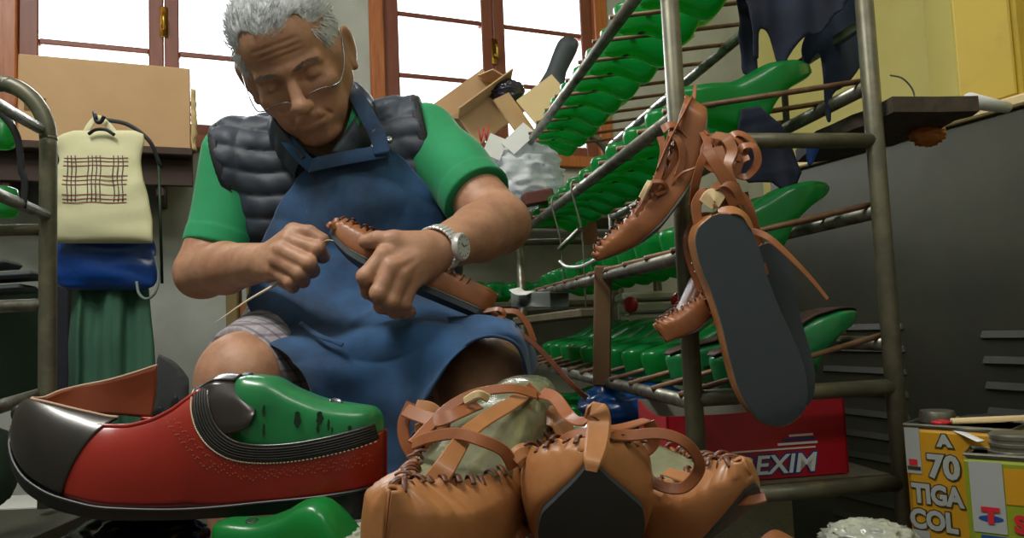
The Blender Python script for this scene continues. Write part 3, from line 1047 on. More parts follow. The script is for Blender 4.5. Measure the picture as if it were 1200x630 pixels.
# ---- quilted vest
Sv = SDF()
Sv.cone(pn(304, 196, 1.285), pn(474, 176, 1.285), .084, .084, .03)
Sv.cone(pn(345, 250, 1.31), pn(465, 240, 1.31), .124, .124, .05)
Sv.cone(pn(365, 335, 1.33), pn(458, 325, 1.33), .124, .124, .05)
Sv.cone(pn(474, 176, 1.285), pn(494, 172, 1.255), .080, .078, .03)
Sv.cone(pn(304, 196, 1.285), pn(282, 196, 1.265), .080, .078, .03)
Sv.cone(pn(472, 185, 1.27), pn(484, 240, 1.26), .084, .082, .03)
cx0 = pn(392, 250, 1.2)
armL = (pn(262, 215, 1.26), pn(240, 300, 1.22)); armR = (pn(520, 190, 1.23), pn(572, 240, 1.14))
def vest_post(v, X):
    x = X[..., 0] - cx0[0]
    q = X[..., 2] - .10 * np.abs(x) + .004 * np.sin(x * 40)
    u = q / .036
    b = np.abs(np.sin(u * PI)) ** .55
    side = np.abs(np.sin((x + .02) / .13 * PI)) ** .3
    return v - .0075 * b * side + .004 + .0012 * np.sin(x * 160 + 3 * np.sin(u)) * np.sin(X[..., 2] * 70)
def vest_clip(X):
    nL = (pn(238, 300, 1.22) - aL); nL /= np.linalg.norm(nL)
    dR = (X[..., 0] - pn(499, 150, 1.25)[0]) + .22 * (X[..., 2] - pn(499, 150, 1.2)[2])
    dL = (pn(264, 175, 1.26)[0] - X[..., 0]) - .28 * (X[..., 2] - pn(264, 175, 1.26)[2])
    nv = hd(0, 0, 0) - pn(392, 205, 1.27)
    nk = .060 - np.linalg.norm((X - pn(388, 172, 1.21)) * np.array([1, 1, .7]), axis=-1)
    return np.maximum(np.maximum(dR, dL), nk)
obj('quilted_vest', Sv.mesh(.003, post=vest_post, clip=vest_clip, pad=.02), M['vest'], man)
# arm hole bindings: a thin dark band following the cut edge of the vest
def binding(side):
    def cl(X):
        dR = (X[..., 0] - pn(499, 150, 1.25)[0]) + .22 * (X[..., 2] - pn(499, 150, 1.2)[2])
        dL = (pn(264, 175, 1.26)[0] - X[..., 0]) - .28 * (X[..., 2] - pn(264, 175, 1.26)[2])
        d = dR if side > 0 else dL
        return np.abs(d + .002) - .008
    return cl
for sd in (-1, 1):
    obj('armhole_binding', Sv.mesh(.003, post=lambda v, X: v - .001, clip=binding(sd), pad=.02), M['vestlining'], man)
# puffy stand-up collar, open at the throat
cc = [(352, 196, 1.14), (330, 168, 1.15), (322, 148, 1.19), (345, 128, 1.26), (390, 112, 1.30), (424, 112, 1.26), (432, 132, 1.19), (424, 158, 1.15), (402, 190, 1.13)]
cpath = catmull([P(*c) for c in cc], 10)
prof = [(.026 * math.cos(a) * .42, .026 * math.sin(a)) for a in [2 * PI * i / 14 for i in range(14)]]
cn = P(388, 150, 1.21)
vs, fs = [], []
for i, p in enumerate(cpath):
    t = (cpath[min(i + 1, len(cpath) - 1)] - cpath[max(i - 1, 0)]).normalized()
    out = (p - cn); out -= t * out.dot(t); out.normalize()
    upv = t.cross(out); upv = upv if upv.z > 0 else -upv
    f_ = .7 + .3 * abs(math.sin(i * .55))
    for a, b in prof:
        vs.append(p + out * a * f_ + upv * b)
k = len(prof)
for i in range(len(cpath) - 1):
    for q in range(k):
        r = (q + 1) % k
        fs.append([i * k + q, i * k + r, (i + 1) * k + r, (i + 1) * k + q])
fs += [list(range(k)), [(len(cpath) - 1) * k + q for q in range(k)]]
obj('vest_collar', (vs, fs), M['vest'], man)
obj('inner_shirt', patch([[P(332, 152, 1.17), P(352, 172, 1.16), P(385, 186, 1.165), P(420, 165, 1.16)], [P(336, 178, 1.165), P(356, 190, 1.155), P(385, 200, 1.15), P(416, 190, 1.155)], [P(345, 205, 1.16), P(362, 212, 1.15), P(390, 216, 1.145), P(418, 210, 1.15)]], 8, 6, .002, 30), M['vestlining'], man)
for px, py in ((456, 164), (438, 172)):
    obj('snap_button', lathe([(0, 0), (.006, 0), (.006, .002), (.004, .0035), (0, .0035)], 14, frame(P(px, py, 1.125), V((1, 0, 0)), V((.1, -1, .2)))), M['wire'], man)
# ---- apron
A_ = [[(362, 192, 1.135), (385, 187, 1.120), (410, 182, 1.116), (434, 178, 1.120), (456, 174, 1.13)],
      [(340, 214, 1.150), (378, 210, 1.125), (408, 205, 1.112), (444, 199, 1.118), (480, 190, 1.15)],
      [(318, 252, 1.165), (362, 248, 1.130), (408, 243, 1.110), (456, 236, 1.118), (507, 222, 1.16)],
      [(300, 305, 1.18), (350, 298, 1.135), (408, 292, 1.110), (465, 282, 1.12), (526, 268, 1.18)],
      [(287, 345, 1.17), (345, 342, 1.12), (408, 340, 1.095), (470, 334, 1.10), (536, 325, 1.15)],
      [(303, 384, 1.08), (350, 380, 1.05), (410, 372, 1.03), (480, 362, 1.01), (566, 364, 1.02)],
      [(312, 397, .985), (360, 400, .975), (420, 392, .965), (492, 378, .94), (604, 374, .93)],
      [(346, 420, .935), (378, 430, .945), (430, 425, .945), (490, 408, .915), (560, 396, .895)],
      [(368, 468, .925), (398, 475, .955), (436, 468, .955), (490, 450, .92), (526, 425, .89)],
      [(362, 530, .92), (400, 530, .945), (440, 525, .96), (478, 505, .935), (498, 468, .90)],
      [(368, 600, .92), (405, 605, .94), (440, 600, .955), (474, 590, .94), (486, 520, .92)]]
ap = obj('apron', patch([[P(*c) for c in r] for r in A_], 18, 14, .0085, 8, 5.1, (1, 1, 1.2)), M['denim'], man)
add_solid(ap, .0016)
B_ = [[(525, 372, .97), (560, 368, .94), (595, 374, .93), (616, 392, .96), (630, 420, 1.02)],
      [(528, 392, .93), (562, 384, .905), (598, 388, .895), (616, 406, .92), (627, 436, .98)],
      [(534, 415, .905), (556, 398, .893), (583, 394, .888), (608, 408, .895), (621, 452, .93)]]
ap2 = obj('apron_knee_drape', patch([[P(*c) for c in r] for r in B_], 12, 8, .002, 16, 8), M['denim'], man)
add_solid(ap2, .0016)
hemp = catmull([P(*c) for c in ((498, 468, .899), (520, 432, .892), (534, 415, .898), (556, 398, .888), (583, 394, .883), (608, 408, .890), (621, 452, .925))], 8)
obj('apron_hem', tube(hemp, .0022, 8), M['denim'], man)
obj('apron_strap', ribbon([P(448, 180, 1.112), P(443, 160, 1.118), P(430, 135, 1.13), P(417, 112, 1.17), P(402, 104, 1.24)], .024, .0025, 8, up=(0, -1, .4)), M['denim'], man)
obj('apron_strap', ribbon([P(366, 196, 1.13), P(352, 182, 1.125), P(338, 165, 1.13), P(328, 146, 1.18)], .02, .0025, 8, up=(0, -1, .4)), M['denim'], man)
obj('apron_top_hem', ribbon([P(362, 194, 1.129), P(385, 189, 1.114), P(410, 184, 1.110), P(434, 180, 1.114), P(456, 176, 1.124)], .022, .002, 8, up=(0, -1, .2)), M['denim'], man)
obj('apron_tie', ribbon([P(352, 378, 1.045), P(372, 392, .97), P(392, 400, .955), P(402, 404, .952)], .006, .002, 6, up=(0, -1, .4)), M['denim'], man)
# ---- shorts
Sh = SDF()
kL = pn(284, 446, .985); hL = pn(352, 402, 1.36); kR = pn(571, 452, .985); hR = pn(475, 395, 1.36)
Sh.cone(hL, kL + np.array([0, .03, 0]), .100, .0755, .02)
Sh.cone(hR, kR + np.array([0, .03, 0]), .100, .0745, .02)
Sh.cone(pn(360, 400, 1.36), pn(470, 395, 1.36), .113, .113, .04)
def short_clip(X):
    nL = (kL - hL) / np.linalg.norm(kL - hL); nR = (kR - hR) / np.linalg.norm(kR - hR)
    left = X[..., 0] < (hL[0] + hR[0]) / 2
    return np.where(left, (X - kL) @ nL + .008 - .85 * (X[..., 0] - kL[0]), (X - kR) @ nR + .075)
obj('checked_shorts', Sh.mesh(.0032, clip=short_clip), M['short'], man)
# ---- wrist watch
wc = pn(513, 292, .953)
ax = (pn(585, 262, 1.11) - pn(514, 292, .955)); ax /= np.linalg.norm(ax)
watch = root('wrist_watch', V(wc), None); watch.parent = man; watch.matrix_parent_inverse = Matrix.Translation(-man.location)
M['watchm'] = mat('bright_steel', '#eceded', .3, metal=.6)
M['dial'] = mat('silver_dial', '#b9c0c2', .35)
n_ = V(ax); a_ = (V((0, 0, 1)) - n_ * n_.z).normalized(); b_ = n_.cross(a_)
rr = .0295
pts = [V(wc) + a_ * rr * math.cos(2 * PI * i / 36) + b_ * rr * .98 * math.sin(2 * PI * i / 36) for i in range(36)]
links = []
for i in range(36):
    c = pts[i]; o_ = (c - V(wc)).normalized(); t_ = (pts[(i + 1) % 36] - pts[i - 1]).normalized()
    links.append(xf(box(0, 0, 0, .0046, .017, .0032, .0008), frame(c, t_, o_)))
obj('bracelet', merge(*links), M['watchm'], watch, smooth=False)
face_dir = (V(pn(519, 298, .90)) - V(wc)); face_dir -= n_ * face_dir.dot(n_); face_dir.normalize()
Mw = frame(V(wc) + face_dir * (rr + .001), n_, face_dir)
obj('watch_case', lathe([(0, 0), (.0165, 0), (.0178, .002), (.0178, .005), (.0155, .0075), (.0145, .007), (.0, .007)], 32, Mw), M['watchm'], watch, autos=40)
dl = obj('dial', lathe([(0, .0072), (.0142, .0072), (.0142, .0076), (0, .0076)], 28, Mw), M['dial'], watch, smooth=False)
hands_ = [xf(box(.004, 0, .008, .009, .0009, .0004), Mw), xf(xf(box(.003, 0, .008, .007, .0011, .0004), Matrix.Rotation(2.2, 4, 'Z')), Mw)]
hands_ += [xf(xf(box(.012, 0, .008, .0022, .0007, .0004), Matrix.Rotation(i * PI / 6, 4, 'Z')), Mw) for i in range(12)]
obj('hands_and_markers', merge(*hands_), M['ink'], watch, smooth=False)
# ------------------------------------------------------------------ leather goods
def leather(name, a, b, rough=.42, sc=14):
    return mat(name, a, rough, col2=b, nscale=sc, mix=.8, bump=.25, bscale=420, bdist=.0004, coat=.12, spec=.45)
M['tan'] = leather('tan_leather', '#b0784a', '#8c5a34')
M['tan2'] = leather('orange_tan_leather', '#a0663e', '#7c492c')
M['cord'] = leather('chestnut_leather_lace', '#9a5c36', '#7c4526')
M['stitch'] = leather('dark_chestnut_lacing_and_shade', '#6a3a20', '#4c2814')
M['rubber'] = mat('dark_slate_rubber_sole', '#343c42', .6, col2='#343c42', nscale=40, bump=.3, bscale=500, bdist=.0004)
M['mid'] = mat('grey_blue_midsole_edge', '#66706e', .55)
M['wrapped'] = mat('film_wrapped_olive_last', '#86876a', .14, col2='#62644e', nscale=18, mix=1, bump=.7, bscale=34, bdist=.005, coat=.7)
M['cream'] = mat('cream_lining', '#cdb488', .6)

def nz(p, s, seed=0):
    return mnoise.noise(V((p[0] * s + seed, p[1] * s, p[2] * s)))
DEF = dict(
    w=[(0, .0015), (.008, .0075), (.025, .020), (.05, .0325), (.08, .041), (.12, .0415), (.16, .034), (.21, .032), (.25, .027), (.262, .018), (.27, .004)],
    zb=[(0, .050), (.02, .030), (.045, .012), (.08, .002), (.12, 0), (.27, .0)],
    zt=[(0, .058), (.015, .056), (.04, .050), (.08, .047), (.13, .046), (.18, .048), (.23, .058), (.27, .062)],
    rd=.78, inf=[(0, 1.05), (.03, 1.04), (.048, .80), (.07, .50), (.10, .28), (.14, .12), (.27, .05)])
def moccasin(label, mtx, L=.27, lastmat='wrapped', upper='tan', sole=True, laces=(), group=None, prm=None, pucker=True, nm='moccasin', heelstrip=True, fill=True, sole_t=.006):
    """toe at local x=0, heel at x=.27, sole at z=0"""
    k = dict(DEF); k.update(prm or {})
    r = root(nm, (0, 0, 0), label, 'shoe', group, mtx=mtx @ Matrix.Scale(L / .27, 4))
    n, m = 64, 40
    bw = k.get('bw', .90); sw = bw / .90
    rings = []
    edge = {1: [], -1: []}
    for i in range(n):
        a = i / (n - 1)
        x = .27 * (.5 - .5 * math.cos(PI * a)) if i else 0.0
        w_, zb, zt = interp(k['w'], x), interp(k['zb'], x), interp(k['zt'], x)
        # over the forefoot the leather folds in over the foot as far as the apron seam
        infold = interp(k['inf'], x)
        ring = []
        for j in range(m):
            u = 2 * j / (m - 1) - 1              # -1..1 across, 0 = under the sole
            s = abs(u); sg = 1 if u >= 0 else -1
            if s < .4:
                y = w_ * bw * (s / .4); z = zb
            elif s < .8:
                q = (s - .4) / .4
                an = q * PI / 2
                y = w_ * (bw + (.90 - bw) * q + .10 * math.sin(q * PI)) ; z = zb + (zt - zb) * (.5 - .5 * math.cos(q * PI)) * .86
            else:
                q = (s - .8) / .2
                y = w_ * (.90 - (infold * .86) * q ** 1.1); z = zb + (zt - zb) * (.86 + .14 * math.sin(q * PI / 2)) + infold * .006 * q
            if s > .7 and pucker and x < .2:      # gathered pleats towards the seam
                amp = ((s - .7) / .3) ** .7 * 2.3
                z += .0016 * amp * math.sin(x * 2 * PI / .0105) * (1 if x > .03 else x / .03)
                y += .0012 * amp * math.sin(x * 2 * PI / .0105)
            ring.append(V((x, sg * y, z)))
        edge[1].append(ring[-1]); edge[-1].append(ring[0])
        rings.append(ring)
    c0 = sum(rings[0], V((0, 0, 0))) / m; c1 = sum(rings[-1], V((0, 0, 0))) / m
    rings = [[c0 + (p - c0) * .05 - V((.0015, 0, 0)) for p in rings[0]]] + rings + [[p + V((.001, 0, 0)) if p.z < .03 else p for p in rings[-1]]]
    up = obj('leather_upper', loft(rings, cap=False, closed_u=False), M[upper], r, local=True)
    add_solid(up, .0028, 1)
    # lacing over the seam edge
    if pucker:
        parts = []
        for sg in (1, -1):
            e = edge[sg]
            acc, last_ = 0.0, e[4]
            for i in range(5, n - 1):
                acc += (e[i] - last_).length; last_ = e[i]
                if acc > .0085 and e[i].x < .225:
                    acc = 0
                    t = (e[i + 1] - e[i - 1]).normalized()
                    inn = V((0, -sg, .0)); inn = (inn - t * inn.dot(t)).normalized()
                    if e[i].x > .13: inn = V((0, -sg * .4, 1)).normalized()
                    o_ = V((0, 0, 1))
                    if e[i].x > .13: o_ = V((0, sg, .2)).normalized()
                    c = e[i]
                    lp = [c - inn * .0085 + o_ * .0015, c - inn * .004 + o_ * .0046 + t * .0012, c + inn * .0015 + o_ * .0042 + t * .0024, c + inn * .0045 + o_ * .0 + t * .003, c + inn * .002 - o_ * .003 + t * .003]
                    parts.append(ribbon(lp, .0038, .0015, 4, up=None))
        if parts:
            obj('seam_lacing', merge(*parts), M['stitch'] if upper != 'tan2' else M['stitch'], r, local=True)
    if sole:
        so = []
        for i in range(n):
            a = i / (n - 1); x = .27 * (.5 - .5 * math.cos(PI * a))
            w_, zb = interp(k['w'], x) + .0012, interp(k['zb'], x)
            if x > .012 or True:
                so.append([V((x, y * w_ * .95 * sw, zb - dz)) for y, dz in ((-1, .0005), (1, .0005), (1.0, sole_t), (-1.0, sole_t))])
        obj('rubber_sole', loft(so), M['rubber'], r, local=True, smooth=False)
        mi = []
        for i in range(n):
            a = i / (n - 1); x = .27 * (.5 - .5 * math.cos(PI * a))
            w_, zb = interp(k['w'], x) + .002, interp(k['zb'], x)
            mi.append([V((x, y * w_ * .955 * sw, zb - dz)) for y, dz in ((-1, -.002), (1, -.002), (1, .0015), (-1, .0015))])
        obj('midsole', loft(mi), M['mid'], r, local=True, smooth=False)
    if fill:
        fr = []
        for i in range(40):
            a = i / 39; x = .012 + .252 * (.5 - .5 * math.cos(PI * a))
            w_, zb, zt = interp(k['w'], x) * k['rd'] + .001, interp(k['zb'], x) + .004, interp(k['zt'], x)
            top = zt + interp([(0, -.006), (.03, -.002), (.07, .004), (.12, .020), (.16, .034), (.21, .036), (.27, .026)], x)
            ring = []
            for j in range(24):
                th = 2 * PI * j / 24
                c, s = math.cos(th), math.sin(th)
                yy = math.copysign(abs(c) ** .55, c); zz = math.copysign(abs(s) ** .5, s)
                h = (zz + 1) / 2
                ring.append(V((x, yy * w_ * (1 - .30 * max(0, h - .4)), zb + h * (top - zb))))
            fr.append(ring)
        lab = {'wrapped': 'olive last wrapped in glossy clear film'}.get(lastmat)
        o = obj('foot_form', loft(fr), M[lastmat], r, local=True)
        if lab: o['label'] = lab
    if heelstrip:
        pts = [V((.150, .0335, .050)), V((.19, .034, .058)), V((.24, .031, .064)), V((.268, .012, .068)), V((.268, -.012, .068)), V((.24, -.031, .064)), V((.19, -.034, .058)), V((.150, -.0335, .050))]
        obj('top_binding', ribbon(pts, .012, .0028, 6, up=None), M['cord'], r, local=True)
    for nm_, vf, mt in laces:
        obj(nm_, vf, M[mt], r, autos=38)
    return r
def toe_tab(mtx, up=(0, 0, 1)):
    return xf(ribbon([V((.05, 0, .052)), V((.03, 0, .060)), V((.01, 0, .068)), V((-.006, 0, .078))], .012, .003, 6, up=(0, 0, 1), scale=lambda t: 1.1 - .6 * t), mtx)

# ---- foreground shoe with crossed straps, toe towards the camera's lower left
LR = random.Random(3)
def L3(*pts, w=.009, t=.0017, sm=8, up=(0, -1, .5), tw=None, mt='cord', nm='leather_strap', sc=None):
    return (nm, ribbon([P(*q) for q in pts], w * 1.1, t, sm, up=up, twist=LR.uniform(-.9, .9) if tw is None else tw, scale=sc), mt)
toe = P(452, 690, .440); heel = P(606, 560, .635)
upv = V((-.10, -.62, .78))
M1 = frame(toe, heel - toe, upv)
def arc_cut(pts, **k): return L3(*pts, **k)
l1 = [
    L3((508, 566, .473), (523, 545, .478), (540, 518, .50), (548, 506, .505), w=.0105, mt='tan', sc=lambda t: 1.35 - .5 * t),
    L3((548, 506, .503), (570, 490, .53), (600, 472, .56), (622, 456, .60), w=.0105, mt='tan'),
    L3((484, 520, .52), (505, 512, .505), (535, 508, .50), (565, 516, .492), (590, 528, .495), (602, 548, .50), w=.0075, mt='cord'),
    L3((484, 520, .52), (508, 494, .54), (530, 474, .55), (560, 460, .56), (600, 455, .57), (628, 462, .58), w=.0075, mt='cord'),
    L3((475, 480, .56), (490, 486, .55), (512, 492, .54), (535, 484, .54), (560, 474, .56), w=.010, mt='cord'),
    L3((483, 472, .565), (473, 495, .56), (476, 520, .555), (492, 540, .55), (505, 530, .54), (500, 505, .54), w=.0085, mt='cord'),
    L3((487, 476, .56), (505, 480, .555), (520, 496, .55), (510, 515, .545), (495, 508, .545), (492, 495, .545), w=.010, mt='tan'),
    L3((452, 612, .462), (462, 592, .462), (480, 580, .463), (500, 570, .465), w=.008, mt='cord', nm='toe_tab'),
        L3((602, 540, .50), (610, 532, .502), (616, 530, .505), w=.012, t=.008, mt='tan', nm='strap_knot'),
    L3((545, 470, .55), (560, 462, .545), (572, 466, .55), w=.006, t=.003, mt='cream', nm='strap_end'),
]
moccasin('tan moccasin with crossed straps over a film-wrapped olive last, beside the red clog', M1, L=.25, laces=l1, group='tan moccasins in the foreground', heelstrip=False,
         prm=dict(zb=[(0, .014), (.02, .006), (.05, .001), (.08, 0), (.27, 0)], w=[(0, .003), (.006, .015), (.02, .030), (.045, .041), (.08, .045), (.12, .044), (.16, .040), (.21, .037), (.25, .032), (.262, .024), (.27, .006)], rd=.93))
# ---- foreground shoe pointing its dark sole at the camera
toe2 = P(694, 534, .445)
M2 = frame(toe2 + V((0, 0, -.010)), V((.03, .80, -.60)), V((0.0, .60, .80)))
l2 = [
    L3((693, 552, .440), (695, 538, .443), (699, 520, .455), (702, 496, .468), (700, 482, .470), (696, 492, .474), w=.010, t=.0025, mt='tan', tw=.1, sc=lambda t: .6 + 1.0 * math.sin(min(1, t * 1.6) * PI * .5) - .4 * t),
    L3((633, 560, .50), (645, 535, .49), (668, 512, .48), (700, 505, .474), (730, 500, .49), (758, 492, .50), w=.008),
    L3((700, 507, .472), (735, 510, .48), (775, 508, .48), (805, 520, .48), (820, 545, .485), (806, 568, .49), (785, 572, .495), (762, 562, .50), (752, 540, .51), w=.007),
    L3((712, 530, .50), (735, 532, .50), (757, 528, .50), (768, 512, .50), (760, 494, .50), w=.008),
    L3((640, 548, .50), (652, 524, .498), (672, 512, .49), (688, 510, .485), w=.008, mt='tan2'),
    L3((634, 460, .60), (650, 466, .585), (664, 484, .57), (674, 492, .55), (690, 494, .53), w=.010, mt='cord'),
]
moccasin('tan moccasin pointing its dark sole and seamed toe at the camera, looped straps above', M2, L=.255, laces=l2, group='tan moccasins in the foreground', lastmat='stitch', heelstrip=False,  # dark brown foot form stands in for the shadow inside this shoe
         prm=dict(w=[(0, .0015), (.01, .0105), (.03, .030), (.05, .045), (.08, .049), (.12, .045), (.16, .036), (.21, .032), (.25, .027), (.262, .018), (.27, .004)],
                  zb=[(0, .012), (.02, .006), (.045, .002), (.08, 0), (.27, 0)], bw=.70,
                  zt=[(0, .017), (.012, .024), (.03, .034), (.05, .040), (.08, .044), (.13, .042), (.18, .046), (.23, .056), (.27, .060)],
                  inf=[(0, 1.05), (.006, .85), (.02, .34), (.04, .16), (.07, .10), (.12, .08), (.27, .05)], rd=.7))
# ---- foreground shoe with its toe to the right
toe3 = P(905, 640, .50); hl3 = P(742, 606, .63)
M3 = frame(toe3, hl3 - toe3, V((.05, -.62, .80)))
l3 = [
    L3((862, 582, .51), (835, 572, .515), (805, 560, .52), (780, 552, .53), w=.010, mt='tan'),
    L3((860, 586, .505), (880, 586, .50), (897, 582, .498), w=.006, mt='cord', nm='toe_tab'),
    L3((755, 606, .56), (765, 585, .56), (780, 572, .555), w=.006, mt='cord'),
]
moccasin('tan moccasin on a pale wrapped last, toe to the right under the red carton', M3, L=.255, laces=l3, group='tan moccasins in the foreground', heelstrip=False,
         prm=dict(w=[(0, .004), (.008, .014), (.025, .027), (.05, .036), (.08, .042), (.12, .042), (.16, .037), (.21, .032), (.25, .027), (.262, .018), (.27, .004)]))
# ---- partly hidden pieces behind them
M4 = frame(P(642, 585, .57), V((-.05, .95, .02)), V((.55, -.35, .8)))
moccasin('tan moccasin half hidden between the two nearer ones, laced side showing', M4, L=.20, group='tan moccasins in the foreground', lastmat='stitch', fill=False,
         laces=[L3((622, 520, .585), (632, 500, .60), (645, 485, .61), (660, 500, .60), (652, 520, .59), w=.014, mt='tan2'),
                L3((640, 486, .60), (655, 492, .595), (664, 510, .59), w=.016, mt='tan'),
                L3((628, 455, .60), (616, 470, .60), (622, 490, .60), (632, 505, .60), w=.014, mt='cord'),
                L3((612, 540, .585), (620, 515, .59), (630, 495, .60), w=.005, mt='cord')])
tag(obj('leather_offcut', merge(ribbon([P(588, 596, .56), P(604, 588, .56), P(624, 592, .57), P(640, 610, .56)], .03, .003, 8, up=(0, -1, .5)), ribbon([P(592, 620, .52), P(612, 606, .53), P(640, 612, .53)], .028, .003, 8, up=(0, -.7, .7))), M['tan2']), 'folded orange-tan leather offcut between two moccasins at the bottom edge', 'leather scrap')
tag(obj('leather_offcut', patch([[P(870, 700, .56), P(905, 690, .55), P(950, 700, .56)], [P(876, 655, .60), P(905, 640, .59), P(942, 652, .60)], [P(888, 632, .64), P(908, 620, .64), P(934, 632, .64)]], 6, 6), M['tan2']), 'bright orange leather offcut at the bottom edge, right of the moccasins', 'leather scrap')

# ---- red and black clog, seen from its side; x along the pixel row, local frame from pixels at d=.62
dC = .62
def cw(px, py, off=0.0):
    """point on the clog's side plane; off = metres away from the camera across the shoe"""
    if px < 110: px = px - (110 - px) * .10
    return P(px, py, dC - .020) + V((0, 1, 0)) * (off + .020)
M['redl'] = mat('glossy_red_leather', '#9c200f', .30, col2='#74130a', nscale=7, mix=.8, coat=.35, bump=.12, bscale=300, bdist=.0005)
M['blackl'] = mat('glossy_black_leather', '#1b1817', .28, col2='#33261f', nscale=8, mix=.7, coat=.4, bump=.1, bscale=200, bdist=.0005)
M['lining'] = mat('terracotta_leather_lining', '#96482a', .6, col2='#7f3a22', nscale=9, bump=.2, bscale=300, bdist=.0004)
M['edge'] = mat('raw_cut_leather_edge', '#b08f78', .7)
M['trim'] = mat('black_ribbed_braid', '#100f0e', .6, col2='#242220', nscale=200)
M['thread'] = mat('cream_thread', '#cfc1a4', .7)
M['darkrubber'] = mat('black_rubber', '#121317', .4)
clog = root('clog', cw(230, 597), 'red leather clog with black toe cap, turned-up tan flap and black braid collar', 'shoe')
Wc = [(12, .003), (20, .016), (35, .027), (60, .038), (95, .045), (140, .048), (200, .044), (260, .038), (320, .034), (380, .034), (415, .031), (435, .022), (446, .006)]
BOT = [(12, 500), (20, 520), (35, 540), (60, 558), (95, 573), (150, 584), (230, 588), (345, 580), (446, 568)]        # feather line
RID = [(12, 488), (20, 476), (35, 466), (60, 470), (95, 478), (140, 486), (170, 478), (200, 466), (240, 448), (280, 440), (330, 446), (446, 470)]   # ridge of the vamp
def clog_pt(px, s, sg, grow=0.0):
    """s 0 at the feather line .. 1 on the ridge; sg -1 = camera side"""
    w_ = interp(Wc, px) + grow
    b = interp(BOT, px); t = interp(RID, px) - grow * 900
    an = s * PI / 2
    y = w_ * math.cos(an) ** .75 if s < 1 else 0
    z = b + (t - b) * math.sin(an) ** .95
    return cw(px, z, sg * y)
def top_line(px):      # fraction s where the upper stops (opening edge)
    # target pixel row of the edge on the camera side
    e = interp([(12, 480), (120, 497), (150, 498), (180, 492), (205, 480), (225, 464), (236, 458), (244, 480), (256, 505), (272, 522), (300, 533), (345, 532), (400, 522), (446, 507)], px)
    b, t = interp(BOT, px), interp(RID, px)
    h = min(1, max(0.02, (b - e) / (b - t)))
    return min(1.0, math.asin(min(1, h ** (1 / .95))) / (PI / 2))
def clog_shell(x0, x1, sfun, s0=lambda x: 0.0, grow=0.0, sides=(-1, 1), n=60, m=16, warp=None):
    out = []
    for sg in sides:
        rings = []
        for i in range(n):
            px = x0 + (x1 - x0) * i / (n - 1)
            a, b = s0(px), sfun(px)
            rings.append([clog_pt(px + (warp(a + (b - a) * j / (m - 1)) if warp else 0), a + (b - a) * j / (m - 1), sg, grow) for j in range(m)])
        out.append(loft(rings, cap=False, closed_u=False))
    return merge(*out)
wv = lambda s: 40 * s ** 1.3          # the toe cap seam slants
vt = lambda x: min(top_line(x), .985 if x < 238 else 1)
o = obj('vamp', merge(clog_shell(98, 446, vt, sides=(-1,), n=110), clog_shell(130, 446, vt, sides=(1,), n=90)), M['redl'], clog); add_solid(o, .002, 0)
def cap_shell():
    out = []
    for sg in (-1, 1):
        rings = []
        for i in range(40):
            q = i / 39
            ring = []
            for j in range(16):
                s = j / 15 * (.80 if sg < 0 else .42)
                x1 = 97 + 42 * (s / .80) ** 1.2
                px = 12 + (x1 - 12) * q
                ring.append(clog_pt(px, s * (1 if sg < 0 else 1), sg, .0016))
            rings.append(ring)
        out.append(loft(rings, cap=False, closed_u=False))
    return merge(*out)
o = obj('toe_cap', cap_shell(), M['blackl'], clog); add_solid(o, .002, 0)
# turned-up flap of the far side
fl = [[cw(38, 470, .004), cw(44, 463, .022), cw(55, 458, .036), cw(80, 452, .044), cw(110, 442, .047), cw(137, 433, .047)],
      [cw(38, 478, .004), cw(46, 474, .022), cw(60, 474, .036), cw(85, 474, .045), cw(110, 472, .049), cw(134, 468, .049)],
      [cw(42, 490, .004), cw(52, 492, .022), cw(66, 494, .036), cw(90, 497, .045), cw(112, 500, .048), cw(129, 502, .048)]]
o = obj('flap', patch(fl, 8, 6), M['lining'], clog); add_solid(o, .0022, 0)
o['label'] = 'terracotta turned-up leather flap'
obj('flap_edge', tube([cw(137, 433, .047), cw(110, 442, .047), cw(80, 452, .044), cw(55, 458, .036), cw(42, 463, .020), cw(37, 469, .004)] + [clog_pt(12 + 127 * q_, .80, -1, .0022) for q_ in (.2, .35, .5, .65, .8, .9, 1.0)], .0013, 8, 6), M['edge'], clog)
rim = [clog_pt(x, min(.98, top_line(x)), -1, .0008) for x in range(122, 238, 6)]
obj('opening_piping', tube(rim, .0018, 8), M['redl'], clog)
# sole: profile follows the pixel outline
SB = [(8, 506), (14, 528), (30, 552), (60, 574), (100, 590), (150, 598), (230, 600), (300, 598), (346, 595)]
rings = []
for i in range(70):
    px = 8 + (444 - 8) * i / 69
    w_ = interp(Wc, max(12, px)) + .004
    tp = interp(BOT, max(12, px)) + 1
    bt = interp(SB, px) if px < 346 else 604
    if px < 12: w_ = .006
    if 340 < px < 352: bt = 596 + (px - 340) / 12 * 8
    rings.append([cw(px, y, o_) for y, o_ in ((tp, -w_), (tp, w_), (bt, w_ * .97), (bt, -w_ * .97))])
obj('sole', loft(rings), M['darkrubber'], clog, smooth=False)
obj('welt', tube([clog_pt(x, 0, -1, .0045) for x in range(14, 446, 6)], .0016, 8), M['darkrubber'], clog)
obj('toe_bumper', lathe([(0, 0), (.006, .001), (.0085, .005), (.006, .010), (0, .012)], 14, frame(cw(22, 487, .0), V((0, 1, 0)), V((-1, 0, 0)))), M['darkrubber'], clog)
